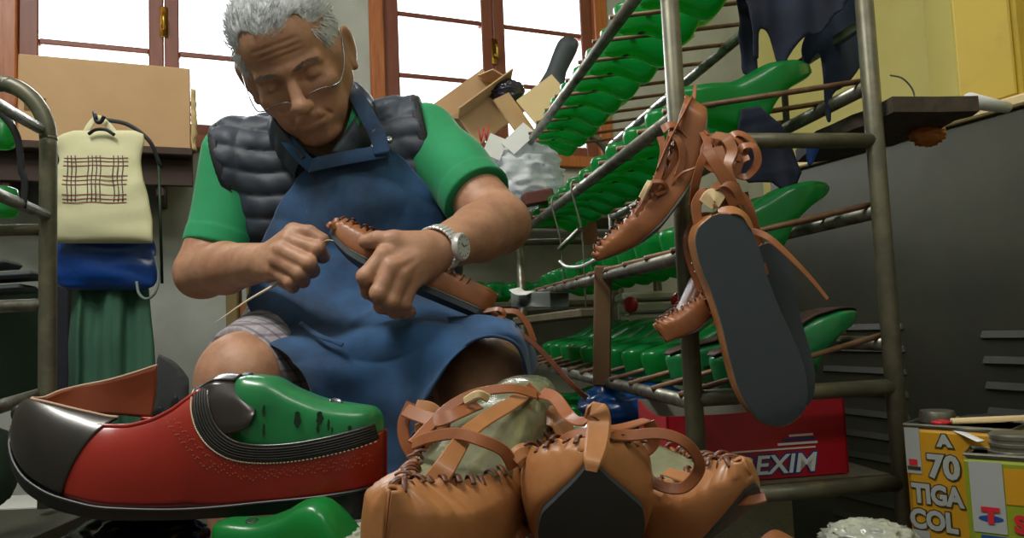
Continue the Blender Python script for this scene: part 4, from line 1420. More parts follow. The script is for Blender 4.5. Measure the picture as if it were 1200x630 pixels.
# braid collar, follows the opening edge, with ribs
cpts = [(232, 452), (236, 462), (241, 478), (250, 497), (264, 513), (284, 524), (312, 528), (350, 526), (395, 518), (440, 507)]
def side_off(px, py, sg=-1, grow=.0015):
    w_ = interp(Wc, px) + grow
    b, t = interp(BOT, px), interp(RID, px)
    h = min(1, max(0, (b - py) / (b - t)))
    s = math.asin(min(1, h ** (1 / .95)))
    return sg * w_ * math.cos(s) ** .75
def onside(px, py, sg=-1, grow=.0015):
    return cw(px, py, side_off(px, py, sg, grow))
ctr = catmull([V((a, b, 0)) for a, b in cpts], 10)
for sg in (-1, 1):
    rings = []
    for i, c in enumerate(ctr):
        t = (ctr[min(i + 1, len(ctr) - 1)] - ctr[max(i - 1, 0)]).normalized()
        nn = V((-t.y, t.x, 0))
        rings.append([onside(c.x + nn.x * q, c.y + nn.y * q, sg, .0022 + .0007 * math.cos(q * 2.2)) for q in [-8.5 + 17 * j / 24 for j in range(25)]])
    o = obj('collar_braid', loft(rings, cap=False, closed_u=False), M['trim'], clog); add_solid(o, .002, 0)
    pip = []
    for i, c in enumerate(ctr):
        t = (ctr[min(i + 1, len(ctr) - 1)] - ctr[max(i - 1, 0)]).normalized(); nn = V((-t.y, t.x, 0))
        pip.append(onside(c.x - nn.x * 9, c.y - nn.y * 9, sg, .002))
    obj('collar_piping', tube(pip, .0013, 8), M['blackl'], clog)
st = []
for i in range(0, len(ctr) - 1, 1):
    c = ctr[i]; d_ = ctr[i + 1]
    t = (d_ - c); L_ = t.length; t.normalize(); nn = V((-t.y, t.x, 0))
    k_ = max(1, int(L_ / 4.2))
    for j in range(k_):
        a = c + t * (L_ * j / k_) + nn * 10.5; b = a + t * 2.4
        st.append(tube([onside(a.x, a.y, -1, .0022), onside(b.x, b.y, -1, .0022)], .0006, 6))
obj('stitching', merge(*st), M['thread'], clog)
st = []
for a0, b0, a1, b1, nn in ((205, 492, 250, 540, 22), (212, 488, 262, 538, 22), (250, 540, 300, 556, 16), (262, 538, 330, 548, 20), (330, 548, 440, 530, 34), (300, 556, 440, 540, 40)):
    for j in range(nn):
        x = a0 + (a1 - a0) * j / nn; y = b0 + (b1 - b0) * j / nn + 2.5 * math.sin(j * 1.6)
        st.append(tube([onside(x, y, -1, .0014), onside(x + 1.6, y + (1.2 if b1 > b0 else -.5), -1, .0014)], .00035, 5))
M['tstitch'] = mat('tan_decorative_thread', '#a05a38', .7)
obj('decorative_stitching', merge(*st), M['tstitch'], clog)
# black tongue
tg = [[cw(232, 455, -.016), cw(250, 448, -.018), cw(272, 449, -.015), cw(288, 458, -.014)],
      [cw(240, 470, -.025), cw(258, 468, -.026), cw(282, 470, -.025), cw(302, 478, -.0245)],
      [cw(250, 495, -.031), cw(268, 492, -.0315), cw(286, 492, -.031), cw(302, 487, -.0305)],
      [cw(262, 508, -.0325), cw(274, 506, -.0325), cw(288, 502, -.032), cw(298, 497, -.0315)]]
o = obj('tongue', patch(tg, 8, 6), M['blackl'], clog); add_solid(o, .002, 0)
tg2 = [[cw(232, 455, -.016), cw(250, 446, -.018), cw(272, 446, -.015)], [cw(236, 448, .0), cw(252, 440, .0), cw(276, 441, .0)], [cw(232, 455, .016), cw(250, 448, .018), cw(272, 449, .015)]]
o = obj('tongue', patch(tg2, 6, 6), M['blackl'], clog); add_solid(o, .002, 0)
# ---- the green last standing in the clog
lastP = [(262, 452, 560), (268, 445, 566), (285, 440, 570), (310, 442, 572), (340, 457, 572), (378, 471, 570), (410, 476, 568), (432, 479, 564), (441, 486, 556), (445, 495, 548)]
lw = [(262, .010), (268, .020), (285, .0265), (310, .0275), (340, .0275), (378, .028), (410, .026), (432, .019), (441, .010), (445, .003)]
rings = []
for i in range(46):
    px = 262 + 183 * (.5 - .5 * math.cos(PI * i / 45))
    tp = interp([(a, b) for a, b, c in lastP], px); bt = interp([(a, c) for a, b, c in lastP], px); w_ = interp(lw, px)
    ring = []
    for j in range(28):
        th = 2 * PI * j / 28; c, s = math.cos(th), math.sin(th)
        yy = math.copysign(abs(c) ** .6, c); zz = math.copysign(abs(s) ** .42, s); h = (zz + 1) / 2
        ring.append(cw(px, bt + (tp - bt) * h, yy * w_ * (1 - .18 * max(0, h - .5))))
    rings.append(ring)
cl = root('shoe_last', cw(350, 570), 'glossy green plastic last with dark ink marks, filling the red clog', 'shoe last')
obj('last_body', loft(rings), M['lastd'], cl)
obj('thimble_hole', lathe([(0, 0), (.0055, 0), (.0055, .0012), (.0042, .0016), (.0036, .0005), (0, .0004)], 18, frame(cw(388, 473.5, -.004), V((1, 0, -.25)), V((.1, -.35, 1)))), M['wire'], cl)
obj('thimble_hole', lathe([(0, 0), (.0045, 0), (.0045, .001), (0, .0008)], 14, frame(cw(283, 441, -.006), V((1, 0, -.1)), V((0, -.4, 1)))), M['ink'], cl)
inkm = []
for (x, y, w_, h_) in ((313, 480, 4, 14), (313, 502, 3, 16), (352, 490, 8, 20), (378, 488, 8, 16), (376, 500, 4, 12), (388, 496, 3, 14), (392, 502, 2, 8), (412, 500, 5, 6)):
    lw_ = interp(lw, x)
    inkm.append([cw(x + w_ / 2 * math.cos(a_) * (1 + .25 * math.sin(5 * a_ + x)), y + h_ / 2 * math.sin(a_), -lw_ - .0005) for a_ in [2 * PI * i / 14 for i in range(14)]])
for v in inkm:
    obj('ink_mark', (v, [list(range(14))]), M['ink'], cl, smooth=False)
# ---- workbench top and the things piled on it
bench = root('work_table', P(520, 760, .5), 'low cluttered wooden work table under the foreground shoes', 'table')
TZ = .40
bench.location = V((.02, .52, 0))
obj('table_top', xf(box(0, 0, 0, 1.0, .38, .03, .003), Matrix.Translation((.02, .49, TZ - .015))), M['wood'], bench, smooth=False)
for x in (-.44, .48):
    for y in (.34, .64):
        obj('leg', xf(box(0, 0, 0, .04, .04, TZ - .03, .003), Matrix.Translation((x, y, (TZ - .03) / 2))), M['wood'], bench, smooth=False)
# the small green last lying under the clog
Mx = frame(P(252, 655, .57) + V((0, 0, -.018)), V((1, -.12, -.10)), V((0, -.22, 1))) @ Matrix.Scale(.68, 4)
c = copy_tree(PL, None, Mx, 'green last lying on the table under the red clog')
del c['group']
# black plastic bag
def blob(c, r, amp, sc, seed=0, n=40, m=24, sq=None):
    rings = []
    for i in range(n + 1):
        ph_ = PI * i / n
        ring = []
        for j in range(m * 2):
            th = PI * j / m
            d = V((math.sin(ph_) * math.cos(th), math.sin(ph_) * math.sin(th), math.cos(ph_)))
            q = 1 + amp * (1 - 2 * abs(mnoise.noise(d * sc + V((seed, 0, 0))))) + amp * .5 * mnoise.noise(d * sc * 2.7 + V((0, seed, 0)))
            ring.append(V(c) + V((d.x * r[0] * q, d.y * r[1] * q, d.z * r[2] * q)))
        rings.append(ring)
    return loft(rings, cap=False)
M['blackbag'] = mat('glossy_black_polythene', '#0b0c10', .18, coat=.4, bump=.4, bscale=30, bdist=.004)
tag(obj('plastic_bag', blob(P(158, 640, .62), (.052, .05, .026), .16, 3.2, 3), M['blackbag']), 'crumpled glossy black plastic bag under the toe of the red clog', 'bag')
M['film'] = mat('crumpled_grey_film', '#8b8f86', .2, col2='#b9bca8', nscale=20, mix=.9, coat=.4)
tag(obj('plastic_wrapper', blob(P(1018, 636, .66), (.035, .03, .016), .28, 3.5, 9), M['film']), 'crumpled clear plastic wrapper at the bottom edge beside the yellow tin', 'wrapper')
tag(obj('plastic_wrapper', blob(P(390, 634, .56), (.03, .03, .010), .28, 3.5, 19), M['film']), 'crumpled grey plastic wrapper at the bottom edge below the clog heel', 'wrapper')
# ---- the moccasin in his hands
toeH = P(379, 276, .945); heelH = P(560, 352, .965)
MH = frame(toeH + V((-.0, 0, -.012)), heelH - toeH + V((0, 0, 0)), V((.38, .15, .80)))
lH = [
    L3((545, 345, .955), (560, 352, .955), (585, 372, .95), (600, 384, .945), (612, 392, .945), w=.007),
    L3((548, 358, .955), (565, 364, .95), (585, 362, .945), (590, 370, .945), (572, 376, .945), (555, 370, .95), w=.006),
    L3((590, 364, .95), (606, 366, .95), (618, 380, .95), (626, 400, .95), w=.007),
    L3((600, 384, .945), (625, 402, .94), (650, 428, .93), (672, 452, .92), (688, 466, .92), w=.006, mt='stitch'),
    L3((384, 266, .94), (388, 262, .94), (392, 268, .942), w=.007, t=.004, mt='tan2', nm='toe_tab'),
]
moccasin('slim tan moccasin with dark sole held in both hands of the man', MH, L=.225, laces=lH, lastmat='stitch', upper='tan2', sole_t=.010, heelstrip=False, fill=False,
         prm=dict(w=[(0, .002), (.008, .007), (.025, .016), (.05, .026), (.08, .034), (.12, .034), (.16, .029), (.21, .027), (.25, .024), (.262, .016), (.27, .004)],
                  zb=[(0, .030), (.02, .016), (.045, .006), (.08, .001), (.12, 0), (.27, .0)],
                  zt=[(0, .038), (.015, .042), (.04, .040), (.08, .040), (.13, .038), (.18, .034), (.23, .032), (.27, .032)]))
tag(obj('sewing_thread', tube([P(378, 284, .97), P(384, 281, .955), P(392, 282, .94)], .0007, 6, 5), M['thread']), 'short end of pale sewing thread between the fist and the moccasin toe', 'thread')
tag(obj('awl_blade', tube([P(334, 325, 1.0), P(318, 336, .99), P(290, 352, .975), P(252, 378, .955)], .0018, 8, 6, scale=lambda t: 1.6 - 1.3 * t), M['thread']), 'long thin pale waxed thread end trailing below the man\'s fist', 'thread')
bpy.data.objects['awl_blade'].name = 'waxed_thread'

# ---- moccasin hanging by its lace, toe pointing down left
toeG = P(724, 322, .97); heelG = P(818, 182, .965)
MG = frame(toeG + V((.012, 0, -.004)), heelG - toeG, V((-.85, .10, .5)))
lG = [
    L3((774, 160, .95), (778, 178, .945), (772, 205, .94), (764, 226, .94), w=.009, mt='cord'),
    L3((784, 156, .945), (796, 166, .94), (800, 186, .94), (794, 206, .94), w=.009, mt='tan2'),
    L3((776, 152, .955), (786, 146, .95), (798, 150, .95), (806, 160, .95), w=.012, mt='cord'),
    L3((788, 150, .95), (780, 175, .945), (770, 205, .945), (758, 232, .945), (745, 252, .945), w=.006),
    L3((796, 152, .95), (792, 180, .945), (786, 200, .945), (778, 212, .945), w=.008),
    L3((757, 222, .94), (764, 214, .935), (776, 214, .935), (780, 222, .94), (768, 228, .94), w=.007, t=.004),
    L3((752, 232, .94), (758, 220, .935), (762, 212, .935), w=.008, t=.004, mt='cream'),
    L3((784, 224, .945), (790, 212, .94), (800, 202, .935), (815, 196, .93), (828, 186, .93), w=.003),
    L3((800, 160, .96), (806, 140, .965), (812, 120, .97), (815, 100, .985), w=.005),
]
moccasin('brown laced moccasin hanging toe down beside the front post of the rack', MG, L=.235, laces=lG, lastmat='stitch', upper='tan2', fill=False,
         sole=True, sole_t=.003, prm=dict(
             w=[(0, .002), (.008, .006), (.025, .014), (.05, .023), (.08, .031), (.12, .031), (.16, .027), (.21, .026), (.25, .024), (.262, .016), (.27, .004)],
             zb=[(0, .050), (.03, .028), (.06, .012), (.10, .002), (.15, .0), (.20, .010), (.24, .026), (.27, .044)],
             zt=[(0, .056), (.015, .056), (.04, .050), (.08, .043), (.13, .041), (.18, .048), (.23, .062), (.27, .078)]))
# ---- pair of moccasins hung by their laces, soles to the camera
def hung(label, heel, toe_, wid, d, prm=None, upv=(0.02, 1, .1), L=None, **kk):
    hp, tp = P(*heel, d), P(*toe_, d)
    Mt = frame(tp, hp - tp, upv)
    return moccasin(label, Mt, L=(hp - tp).length if L is None else L, lastmat='stitch', upper='tan', group='pair of moccasins hung from the rack', sole_t=.004, prm=prm, **kk)
Wsole = [(0, .004), (.006, .020), (.018, .031), (.04, .039), (.065, .042), (.10, .040), (.14, .036), (.18, .035), (.215, .037), (.245, .034), (.262, .024), (.27, .004)]
flat = [(0, .004), (.02, .001), (.05, 0), (.27, 0)]
ztp = [(0, .02), (.02, .03), (.06, .036), (.12, .036), (.2, .040), (.27, .044)]
hung('front one of the hanging pair of moccasins, whole dark sole facing the camera', (838, 252), (922, 497), .09, .90, prm=dict(w=Wsole, zb=flat, zt=ztp),
     laces=[L3((832, 162, .935), (826, 180, .93), (832, 196, .925), (846, 200, .92), (858, 192, .925), (856, 176, .93), (842, 166, .935), w=.011, mt='cord'),
            L3((836, 158, .93), (850, 162, .92), (858, 176, .915), (852, 196, .91), (858, 216, .91), (866, 234, .91), w=.012, mt='tan2'),
            L3((858, 222, .912), (872, 232, .915), (880, 250, .915), (886, 272, .92), w=.010, mt='cord'),
            L3((834, 222, .915), (848, 214, .905), (862, 222, .905), (870, 240, .91), w=.010, mt='tan2'),
            L3((842, 250, .905), (858, 246, .90), (872, 252, .90), (882, 268, .90), w=.014, mt='tan', nm='heel_collar'),
            L3((846, 252, .915), (850, 225, .92), (852, 200, .925), (846, 176, .93), (835, 158, .94), w=0.0130),
            L3((866, 260, .915), (858, 230, .91), (850, 205, .91), (845, 182, .92), (850, 165, .93), (862, 160, .93), (872, 172, .925), (868, 190, .92), w=0.0116),
            L3((828, 175, .91), (838, 190, .905), (852, 214, .905), (862, 240, .91), w=0.0145),
            L3((880, 270, .915), (900, 278, .905), (925, 300, .90), (950, 326, .90), (970, 350, .90), w=0.0087, mt='tan2', sc=lambda t: 1.2 - .7 * t),
            L3((818, 262, .92), (816, 240, .92), (826, 225, .92), (838, 236, .92), w=0.0116, mt='tan2'),
            L3((828, 240, .915), (836, 230, .91), (846, 236, .91), w=0.0203, t=.005, mt='cream', nm='lining_tongue'),
            L3((822, 150, .95), (830, 170, .93), (822, 190, .925), (815, 215, .93), (812, 240, .94), w=0.0101),
            L3((862, 186, .925), (870, 172, .92), (884, 172, .915), (888, 190, .915), (876, 206, .92), (864, 204, .92), (868, 190, .92), (878, 184, .915), w=0.0087),
            L3((850, 166, .935), (864, 156, .93), (880, 164, .925), (888, 182, .925), (882, 200, .93), w=0.0101),
            L3((840, 172, .92), (848, 196, .912), (856, 222, .91), w=0.0145, mt='tan2'),
            L3((815, 130, .985), (822, 145, .96), (832, 160, .94), w=0.0101)])
hung('rear one of the hanging pair of moccasins, sole mostly behind the front one', (903, 320), (935, 480), .08, .935, prm=dict(w=[(a, b * .9) for a, b in Wsole], zb=flat, zt=ztp), L=.21,
     laces=[L3((898, 322, .93), (890, 295, .935), (884, 270, .935), (872, 240, .94), (862, 215, .94), w=.007),
            L3((905, 318, .935), (893, 285, .94), (880, 255, .945), (874, 225, .945), w=.006, mt='stitch')])
# toe of a third one peeping out at the left
Mq = frame(P(788, 408, .94), P(850, 345, .99) - P(788, 408, .94), V((-.55, -.1, .8)))
moccasin('brown moccasin toe peeping out left of the hanging soles', Mq, L=.16, lastmat='stitch', upper='tan2', sole_t=.003, group='pair of moccasins hung from the rack', heelstrip=False,
         prm=dict(zb=[(0, .02), (.03, .008), (.06, .0), (.27, 0)]))
# ------------------------------------------------------------------ everything around and behind
def rows_shell(rows, d, nz_=.0, sc=20, n=26, back=1.0, dfun=None, seed=0):
    """closed soft slab: rows = (py, x_left, x_right, half thickness)"""
    ys = [r[0] for r in rows]
    tabs = [[(r[0], r[k]) for r in rows] for k in (1, 2, 3)]
    N = 34
    rings = []
    for i in range(N):
        y = ys[0] + (ys[-1] - ys[0]) * i / (N - 1)
        xl, xr, th = (interp(t, y) for t in tabs)
        ring = []
        for j in range(n):
            a = 2 * PI * j / n
            c, s = math.cos(a), math.sin(a)
            x = (xl + xr) / 2 + (xr - xl) / 2 * math.copysign(abs(c) ** .8, c)
            dd = d + (dfun(x, y) if dfun else 0)
            p = P(x, y, dd) + V((0, 1, 0)) * (s * th)
            if nz_:
                p += V((0, 1, 0)) * nz_ * mnoise.noise(p * sc + V((seed, 0, 0)))
            ring.append(p)
        rings.append(ring)
    return loft(rings)
def flap(outline, d, amp=.004, sc=14, thick=.002, name='leather_hide', m=None, bulge=None, cuts=3, parent=None, seed=0, smooth=True):
    import bmesh
    bm = bmesh.new()
    pts = catmull([(x, y, 0) for x, y in outline], 3, closed=True) if smooth else [V((x, y, 0)) for x, y in outline]
    vs = [bm.verts.new((p.x, p.y, 0)) for p in pts]
    bm.faces.new(vs)
    bmesh.ops.triangulate(bm, faces=bm.faces[:])
    for _ in range(cuts):
        bmesh.ops.subdivide_edges(bm, edges=[e for e in bm.edges if e.calc_length() > 6], cuts=1, use_grid_fill=False)
        bmesh.ops.triangulate(bm, faces=[f for f in bm.faces if len(f.verts) > 3])
    bm.verts.index_update()
    out = []
    for v in bm.verts:
        dd = d + (bulge(v.co.x, v.co.y) if bulge else 0)
        p = P(v.co.x, v.co.y, dd)
        p += V((0, 1, 0)) * amp * (mnoise.noise(V((p.x * sc + seed, p.y, p.z * sc * .35))) * 2)
        out.append(p)
    fs = [[v.index for v in f.verts] for f in bm.faces]
    bm.free()
    o = obj(name, (out, fs), m, parent)
    add_solid(o, thick, 0)
    return o
# ---- dark sheet metal cabinet with louvres along the right wall
pr = V((1.006, 1.48, 0)); of_ = corner_s - (pr - W0).dot(WD); tr = (pr - W0).dot(WN)
def ont(px, off=of_):
    return rs(px, 300, off)[0]
t0_, t1_ = ont(906), tr + 1.0
CT = 1.04
M['louvre'] = mat('darker_grey_sheet', '#3a3a31', .6)
cab = root('metal_cabinet', rp((t0_ + t1_) / 2, 0, of_ / 2), 'long dark grey sheet metal cabinet with louvred vents along the yellow wall', 'cabinet')
obj('body', rbox(t0_, t1_, .0, CT, .002, of_, .008), M['darkmetal'], cab, smooth=False)
obj('top_trim', rbox(t0_, t1_, CT, CT + .022, .002, of_ + .012, .004), M['cardboardl'], cab, smooth=False)
for (a, b, z_a, z_b) in ((ont(955), ont(1052), .62, .12), (ont(1141), ont(1300), .60, .2)):
    ls = []
    z = z_a
    while z > z_b:
        v, f = box((a + b) / 2, of_ + .001, z, abs(b - a), .010, .036, .004)
        v = [(x, y - (.012 if zz > z else 0), zz) for x, y, zz in v]
        ls.append(([rp(x, zz, y) for x, y, zz in v], f))
        z -= .052
    obj('louvre_panel', merge(*ls), M['louvre'], cab, smooth=False)
# mustard steel column standing on the cabinet, pale yellow post beside it
ta, tb = rs(1119, 60, of_ - .06)[0], rs(1194, 60, of_ - .06)[0]
col1 = root('steel_locker', rp((ta + tb) / 2, CT + .022, .1), 'mustard yellow steel locker standing on the dark grey cabinet', 'locker')
obj('body', rbox(ta, tb, CT + .0225, 2.3, of_ - .30, of_ - .06, .004), M['mustard'], col1, smooth=False)
obj('door', rbox(ta + .008, tb - .008, CT + .04, 2.28, of_ - .06, of_ - .052, .003), M['mustard'], col1, smooth=False)
M['yellow2'] = mat('pale_yellow_painted_board', '#cfc878', .6, col2='#c4bb68', nscale=5)
for (a, b, o0, o1) in ((rs(1086, 60, .05)[0], rs(1119, 60, .05)[0], .0, .05),):
    tag(obj('trim_1', rbox(a, b, CT + .03, CEIL, 0.001, o1, .003), M['yellow2'], smooth=False), kind='structure')
tc_ = rs(1200, 60, of_ - .2)[0]
# ---- shelf board beside the rack with rubbish on it
zb_ = .925
bp_ = [onz(x, y, zb_) for x, y in ((933, 190), (956, 190), (980, 187), (1014, 176), (1047, 171), (1075, 158), (1100, 152), (1118, 142), (1140, 136), (1148, 130), (1100, 131), (1047, 131), (1022, 144), (1000, 151), (975, 162), (957, 169))]
vs = bp_ + [p + V((0, 0, .022)) for p in bp_]
n = len(bp_)
brd = root('shelf_board', bp_[3], 'rough dark wooden shelf board fixed beside the rack post, dusty with rubbish', 'shelf')
obj('board', (vs, [list(range(n))[::-1], list(range(n, 2 * n))] + [[i, (i + 1) % n, n + (i + 1) % n, n + i] for i in range(n)]), mat('dirty_dark_wood', '#3a3026', .8, col2='#57493a', nscale=30, bump=.5, bscale=60, bdist=.004), brd, smooth=False)
e0, e1 = onz(1048, 134, zb_), onz(1146, 130, zb_)
M['amber'] = mat('amber_glue', '#c8781a', .25, transl=('#e89a20', .35), coat=.5)
tag(obj('glue_drip', blob(onz(1086, 152, zb_) - V((0, 0, .008)), (.022, .015, .014), .35, 3.1, 5, n=24, m=14), M['amber']), 'amber blob of dried glue hanging under the dark shelf board', 'glue')
M['blue'] = mat('blue_rag', '#2c4f9c', .8)
tag(flap([(946, 172), (960, 170), (957, 182), (950, 194), (946, 190)], 1.20, m=M['blue'], name='rag', cuts=1), 'small blue rag hanging off the left end of the dark shelf board', 'rag')
M['paper'] = mat('white_paper', '#d8dbd6', .8)
pw = P(1136, 118, 1.1); pw2 = P(1180, 126, 1.16)
tag(obj('paper_roll', tube([pw, pw2], .011, 16, scale=lambda t: 1.1 - .35 * t), M['paper']), 'short white paper roll lying on the right end of the shelf board', 'paper roll')
tag(obj('wire', tube([P(1043, 88, 1.06), P(1058, 92, 1.06), P(1070, 106, 1.06), P(1072, 124, 1.06)], .0012, 6, 6), M['wire']), 'thin curved wire springing from the rack post to the shelf board', 'wire')
# ---- dark hides hung over the rack's end
M['hide'] = mat('blue_black_suede', '#18233a', .8, col2='#0d1322', nscale=12, mix=.9, bump=.3, bscale=160, bdist=.001)
M['hide2'] = mat('slate_suede', '#2c3a54', .8, col2='#1a2438', nscale=12, mix=.9, bump=.3, bscale=160, bdist=.001)
hp_ = [('wide blue-black hide with pointed tips draped over the rack top', [(878, -30), (876, 8), (882, 40), (884, 62), (890, 66), (889, 38), (896, 34), (904, 44), (912, 70), (918, 92), (925, 66), (942, 44), (962, 38), (978, 18), (990, 6), (1000, -30)], 1.10, 'hide'),
       ('blue-grey hide hanging in a long thin tail at the rack\'s right', [(938, -30), (946, 30), (943, 55), (950, 72), (960, 60), (964, 82), (966, 112), (967, 140), (972, 142), (975, 112), (988, 102), (1008, 78), (1019, 58), (1018, 36), (1008, 18), (1002, -30)], 1.16, 'hide2'),
       ('narrow black strip of hide hanging left of the others', [(864, -30), (868, 20), (866, 40), (870, 62), (872, 84), (888, 86), (888, 60), (884, 30), (884, -30)], 1.13, 'hide'),
       ('navy hide corner hanging below the second shelf behind the end bar', [(868, 128), (890, 124), (916, 148), (932, 176), (940, 202), (926, 231), (904, 214), (878, 214), (856, 190)], 1.09, 'hide')]
for lab, ol, d_, mk in hp_:
    o = flap(ol, d_, amp=.012, sc=26, thick=.0018, name='leather_hide', m=M[mk], cuts=4, seed=d_ * 30, smooth=not lab.startswith('navy'))
    tag(o, lab, 'hide', 'dark hides hung on the rack')
# ---- red carton on the lowest shelf
M['redc'] = mat('red_printed_carton', '#b01226', .4, col2='#960e20', nscale=5, coat=.15)
M['greyc'] = mat('grey_inner_board', '#9b968a', .85)
M['wht'] = mat('white_ink', '#d9d9d6', .5)
M['bluei'] = mat('blue_ink', '#1b3f86', .5)
CB = rk(.045, -.022, .424)
MC = frame(CB, D2, Z)       # x to the right, y away
bx = root('shoe_carton', CB, 'open red shoe carton with white and blue lettering on the bottom rack shelf', 'carton')
W_, D_, H_ = .266, .12, .098
def cwall(p0, p1, top0, top1, inset=.0):
    """front or side wall with a slightly sagging top edge"""
    p0, p1 = V(p0), V(p1)
    k_ = 12
    vs, fs = [], []
    nrm = Z.cross(p1 - p0).normalized()
    for i in range(k_ + 1):
        t = i / k_
        p = p0.lerp(p1, t)
        h = top0 + (top1 - top0) * t - .008 * math.sin(t * PI)
        vs += [p, p + V((0, 0, h))]
    fs = [[2 * i, 2 * i + 2, 2 * i + 3, 2 * i + 1] for i in range(k_)]
    return [MC @ v for v in vs], fs
for (a, b, t_0, t_1, nm) in (((0, 0, 0), (W_, 0, 0), H_ - .004, H_ + .012, 'front_panel'), ((W_, 0, 0), (W_, D_, 0), H_ + .012, H_ + .008, 'side_panel'), ((W_, D_, 0), (0, D_, 0), H_ + .006, H_ + .010, 'back_panel'), ((0, D_, 0), (0, 0, 0), H_ + .008, H_ - .004, 'side_panel')):
    o = obj(nm, cwall(a, b, t_0, t_1), M['redc'], bx, smooth=False)
    o.data.materials.append(M['greyc'])
    m_ = o.modifiers.new('thickness', 'SOLIDIFY'); m_.thickness = .003; m_.offset = 1 if False else -1; m_.material_offset = 1
obj('bottom_panel', xf(box(W_ / 2, D_ / 2, .002, W_ - .008, D_ - .008, .003), MC), M['greyc'], bx, smooth=False)
MT = MC @ Matrix.Translation((.158, -.0006, .018)) @ Matrix.Rotation(PI / 2, 4, 'X')
sh = Matrix(((1, .22, 0, 0), (0, 1, 0, 0), (0, 0, 1, 0), (0, 0, 0, 1)))
obj('lettering', text_mesh('REXIM', .036, MT @ sh, .0005, .0026, 1.15), M['bluei'], bx, smooth=False)
obj('lettering', text_mesh('REXIM', .036, MT @ Matrix.Translation((0, 0, .0007)) @ sh, .0005, .0006, 1.15), M['wht'], bx, smooth=False)
for k_ in range(3):
    obj('logo_stripe', xf(box(.190 - k_ * -.003, -.0008, .046 + k_ * .0055, .060 - k_ * .012, .001, .003), MC), M['wht'] if k_ % 2 == 0 else M['bluei'], bx, smooth=False)
obj('logo_line', xf(box(.154, -.0008, .0395, .125, .001, .002), MC), M['wht'], bx, smooth=False)
for (x, z, w_, h_) in ((.026, .048, .020, .012), (.024, .030, .032, .010)):
    v, f = box(0, 0, 0, w_, .001, h_)
    obj('logo_stripe', xf(([(a + c * .5, b, c) for a, b, c in v], f), MC @ Matrix.Translation((x, -.0008, z))), M['greyc'], bx, smooth=False)
# ---- yellow glue tins at the lower right
M['tiny'] = mat('yellow_printed_tin', '#b98714', .45, coat=.1, col2='#a67a12', nscale=6)
M['ting'] = mat('yellow_green_printed_tin', '#7d8a1c', .4, coat=.2)
M['tinm'] = mat('bare_tin_metal', '#8d8c80', .35, metal=.8, col2='#6f6c60', nscale=40)
M['tinw'] = mat('white_tin_panel', '#979c9a', .45)
M['redi'] = mat('red_ink', '#b8202c', .5)
M['outl'] = mat('dark_outline_ink', '#2c2a18', .5)
def tin(name, pl, pr_, ytop, d, depth, h, label, base):
    a = P(pl, ytop, d); b = onz(pr_, ytop + (pr_ - pl) * .062, a.z)
    W = (b - a).length
    Mt = frame(V((a.x, a.y, a.z - h)), b - a, Z)
    r = root(name, Mt.translation + (b - a) / 2, label, 'tin')
    obj('body', xf(box(W / 2, depth / 2, h / 2, W, depth, h - .004, .006), Mt), M[base], r, smooth=False)
    for z in (h, .002):
        obj('rim', tube([Mt @ V(q) for q in ((0.002, .002, z), (W - .002, .002, z), (W - .002, depth - .002, z), (.002, depth - .002, z))], .0022, 8, closed=True), M['tinm'], r, smooth=False)
    obj('top_plate', xf(box(W / 2, depth / 2, h - .003, W - .006, depth - .006, .002), Mt), M['tinm'], r, smooth=False)
    return r, Mt, W
def decal(r, Mt, x0, x1, z_0, z_1, m_, nm='printed_panel', off=.0005):
    return obj(nm, xf(box((x0 + x1) / 2, -off, (z_0 + z_1) / 2, abs(x1 - x0), .0008, abs(z_1 - z_0)), Mt), m_, r, smooth=False)
t1, MT1, WT1 = tin('glue_tin', 1057, 1187, 497, .95, .095, .24, 'yellow glue tin lettered A 70 TIGA COL, behind the second tin', 'tiny')
pxm = .95 / 883
def tx(px): return (px - 1057) * pxm
def tzz(py): return .24 - (py - 497) * pxm
decal(t1, MT1, tx(1059), tx(1075), tzz(500), tzz(552), M['tinw'])
decal(t1, MT1, tx(1059), tx(1078), tzz(616), tzz(700), M['tinw'])
decal(t1, MT1, tx(1062), tx(1071), tzz(536), tzz(543), M['redi'], 'emblem', .001)
decal(t1, MT1, tx(1060), tx(1074), tzz(544), tzz(548), M['outl'], 'emblem', .001)
RX = Matrix.Rotation(PI / 2, 4, 'X')
for s_, cx, cy, sz, sq in (('A', 1101, 513, .018, 1.1), ('70', 1098, 543, .038, .95), ('TIGA', 1089, 575, .031, .80), ('COL', 1083, 604, .031, .84)):
    Mq_ = MT1 @ Matrix.Translation((tx(cx), -.0012, tzz(cy))) @ RX
    obj('lettering', text_mesh(s_, sz, Mq_, .0003, .0028, sq), M['outl'], t1, smooth=False)
    obj('lettering', text_mesh(s_, sz, Mq_ @ Matrix.Translation((0, 0, .0005)), .0003, .0015, sq), M['tinw'], t1, smooth=False)
obj('cap', lathe([(0, 0), (.021, 0), (.021, .010), (.0195, .014), (0, .014)], 28, MT1 @ Matrix.Translation((.027, .045, .24))), M['tinm'], t1, autos=40)
tag(obj('rubber_piece', blob(MT1 @ V((.080, .050, .2455)), (.028, .022, .0045), .25, 4, 12, 20, 14), M['black']), 'black crumpled rubber piece lying on top of the lettered yellow tin', 'rubber')
tag(obj('red_scrap', blob(MT1 @ V((.043, .012, .2435)), (.011, .008, .003), .3, 4, 14, 14, 10), M['redi']), 'small red scrap lying on top of the lettered yellow tin', 'scrap')
tag(obj('wooden_stick', bar(MT1 @ V((.055, .004, .247)), MT1 @ V((.135, .040, .252)), .012, .006), M['cardboardl']), 'flat tan stick lying across the top of the lettered yellow tin', 'stick')
t2, MT2, WT2 = tin('glue_tin', 1127, 1290, 532, .85, .058, .22, 'yellow-green glue tin with red letters and metal screw cap, cut by the right frame', 'ting')
pxm2 = .85 / 883
def ux(px): return (px - 1127) * pxm2
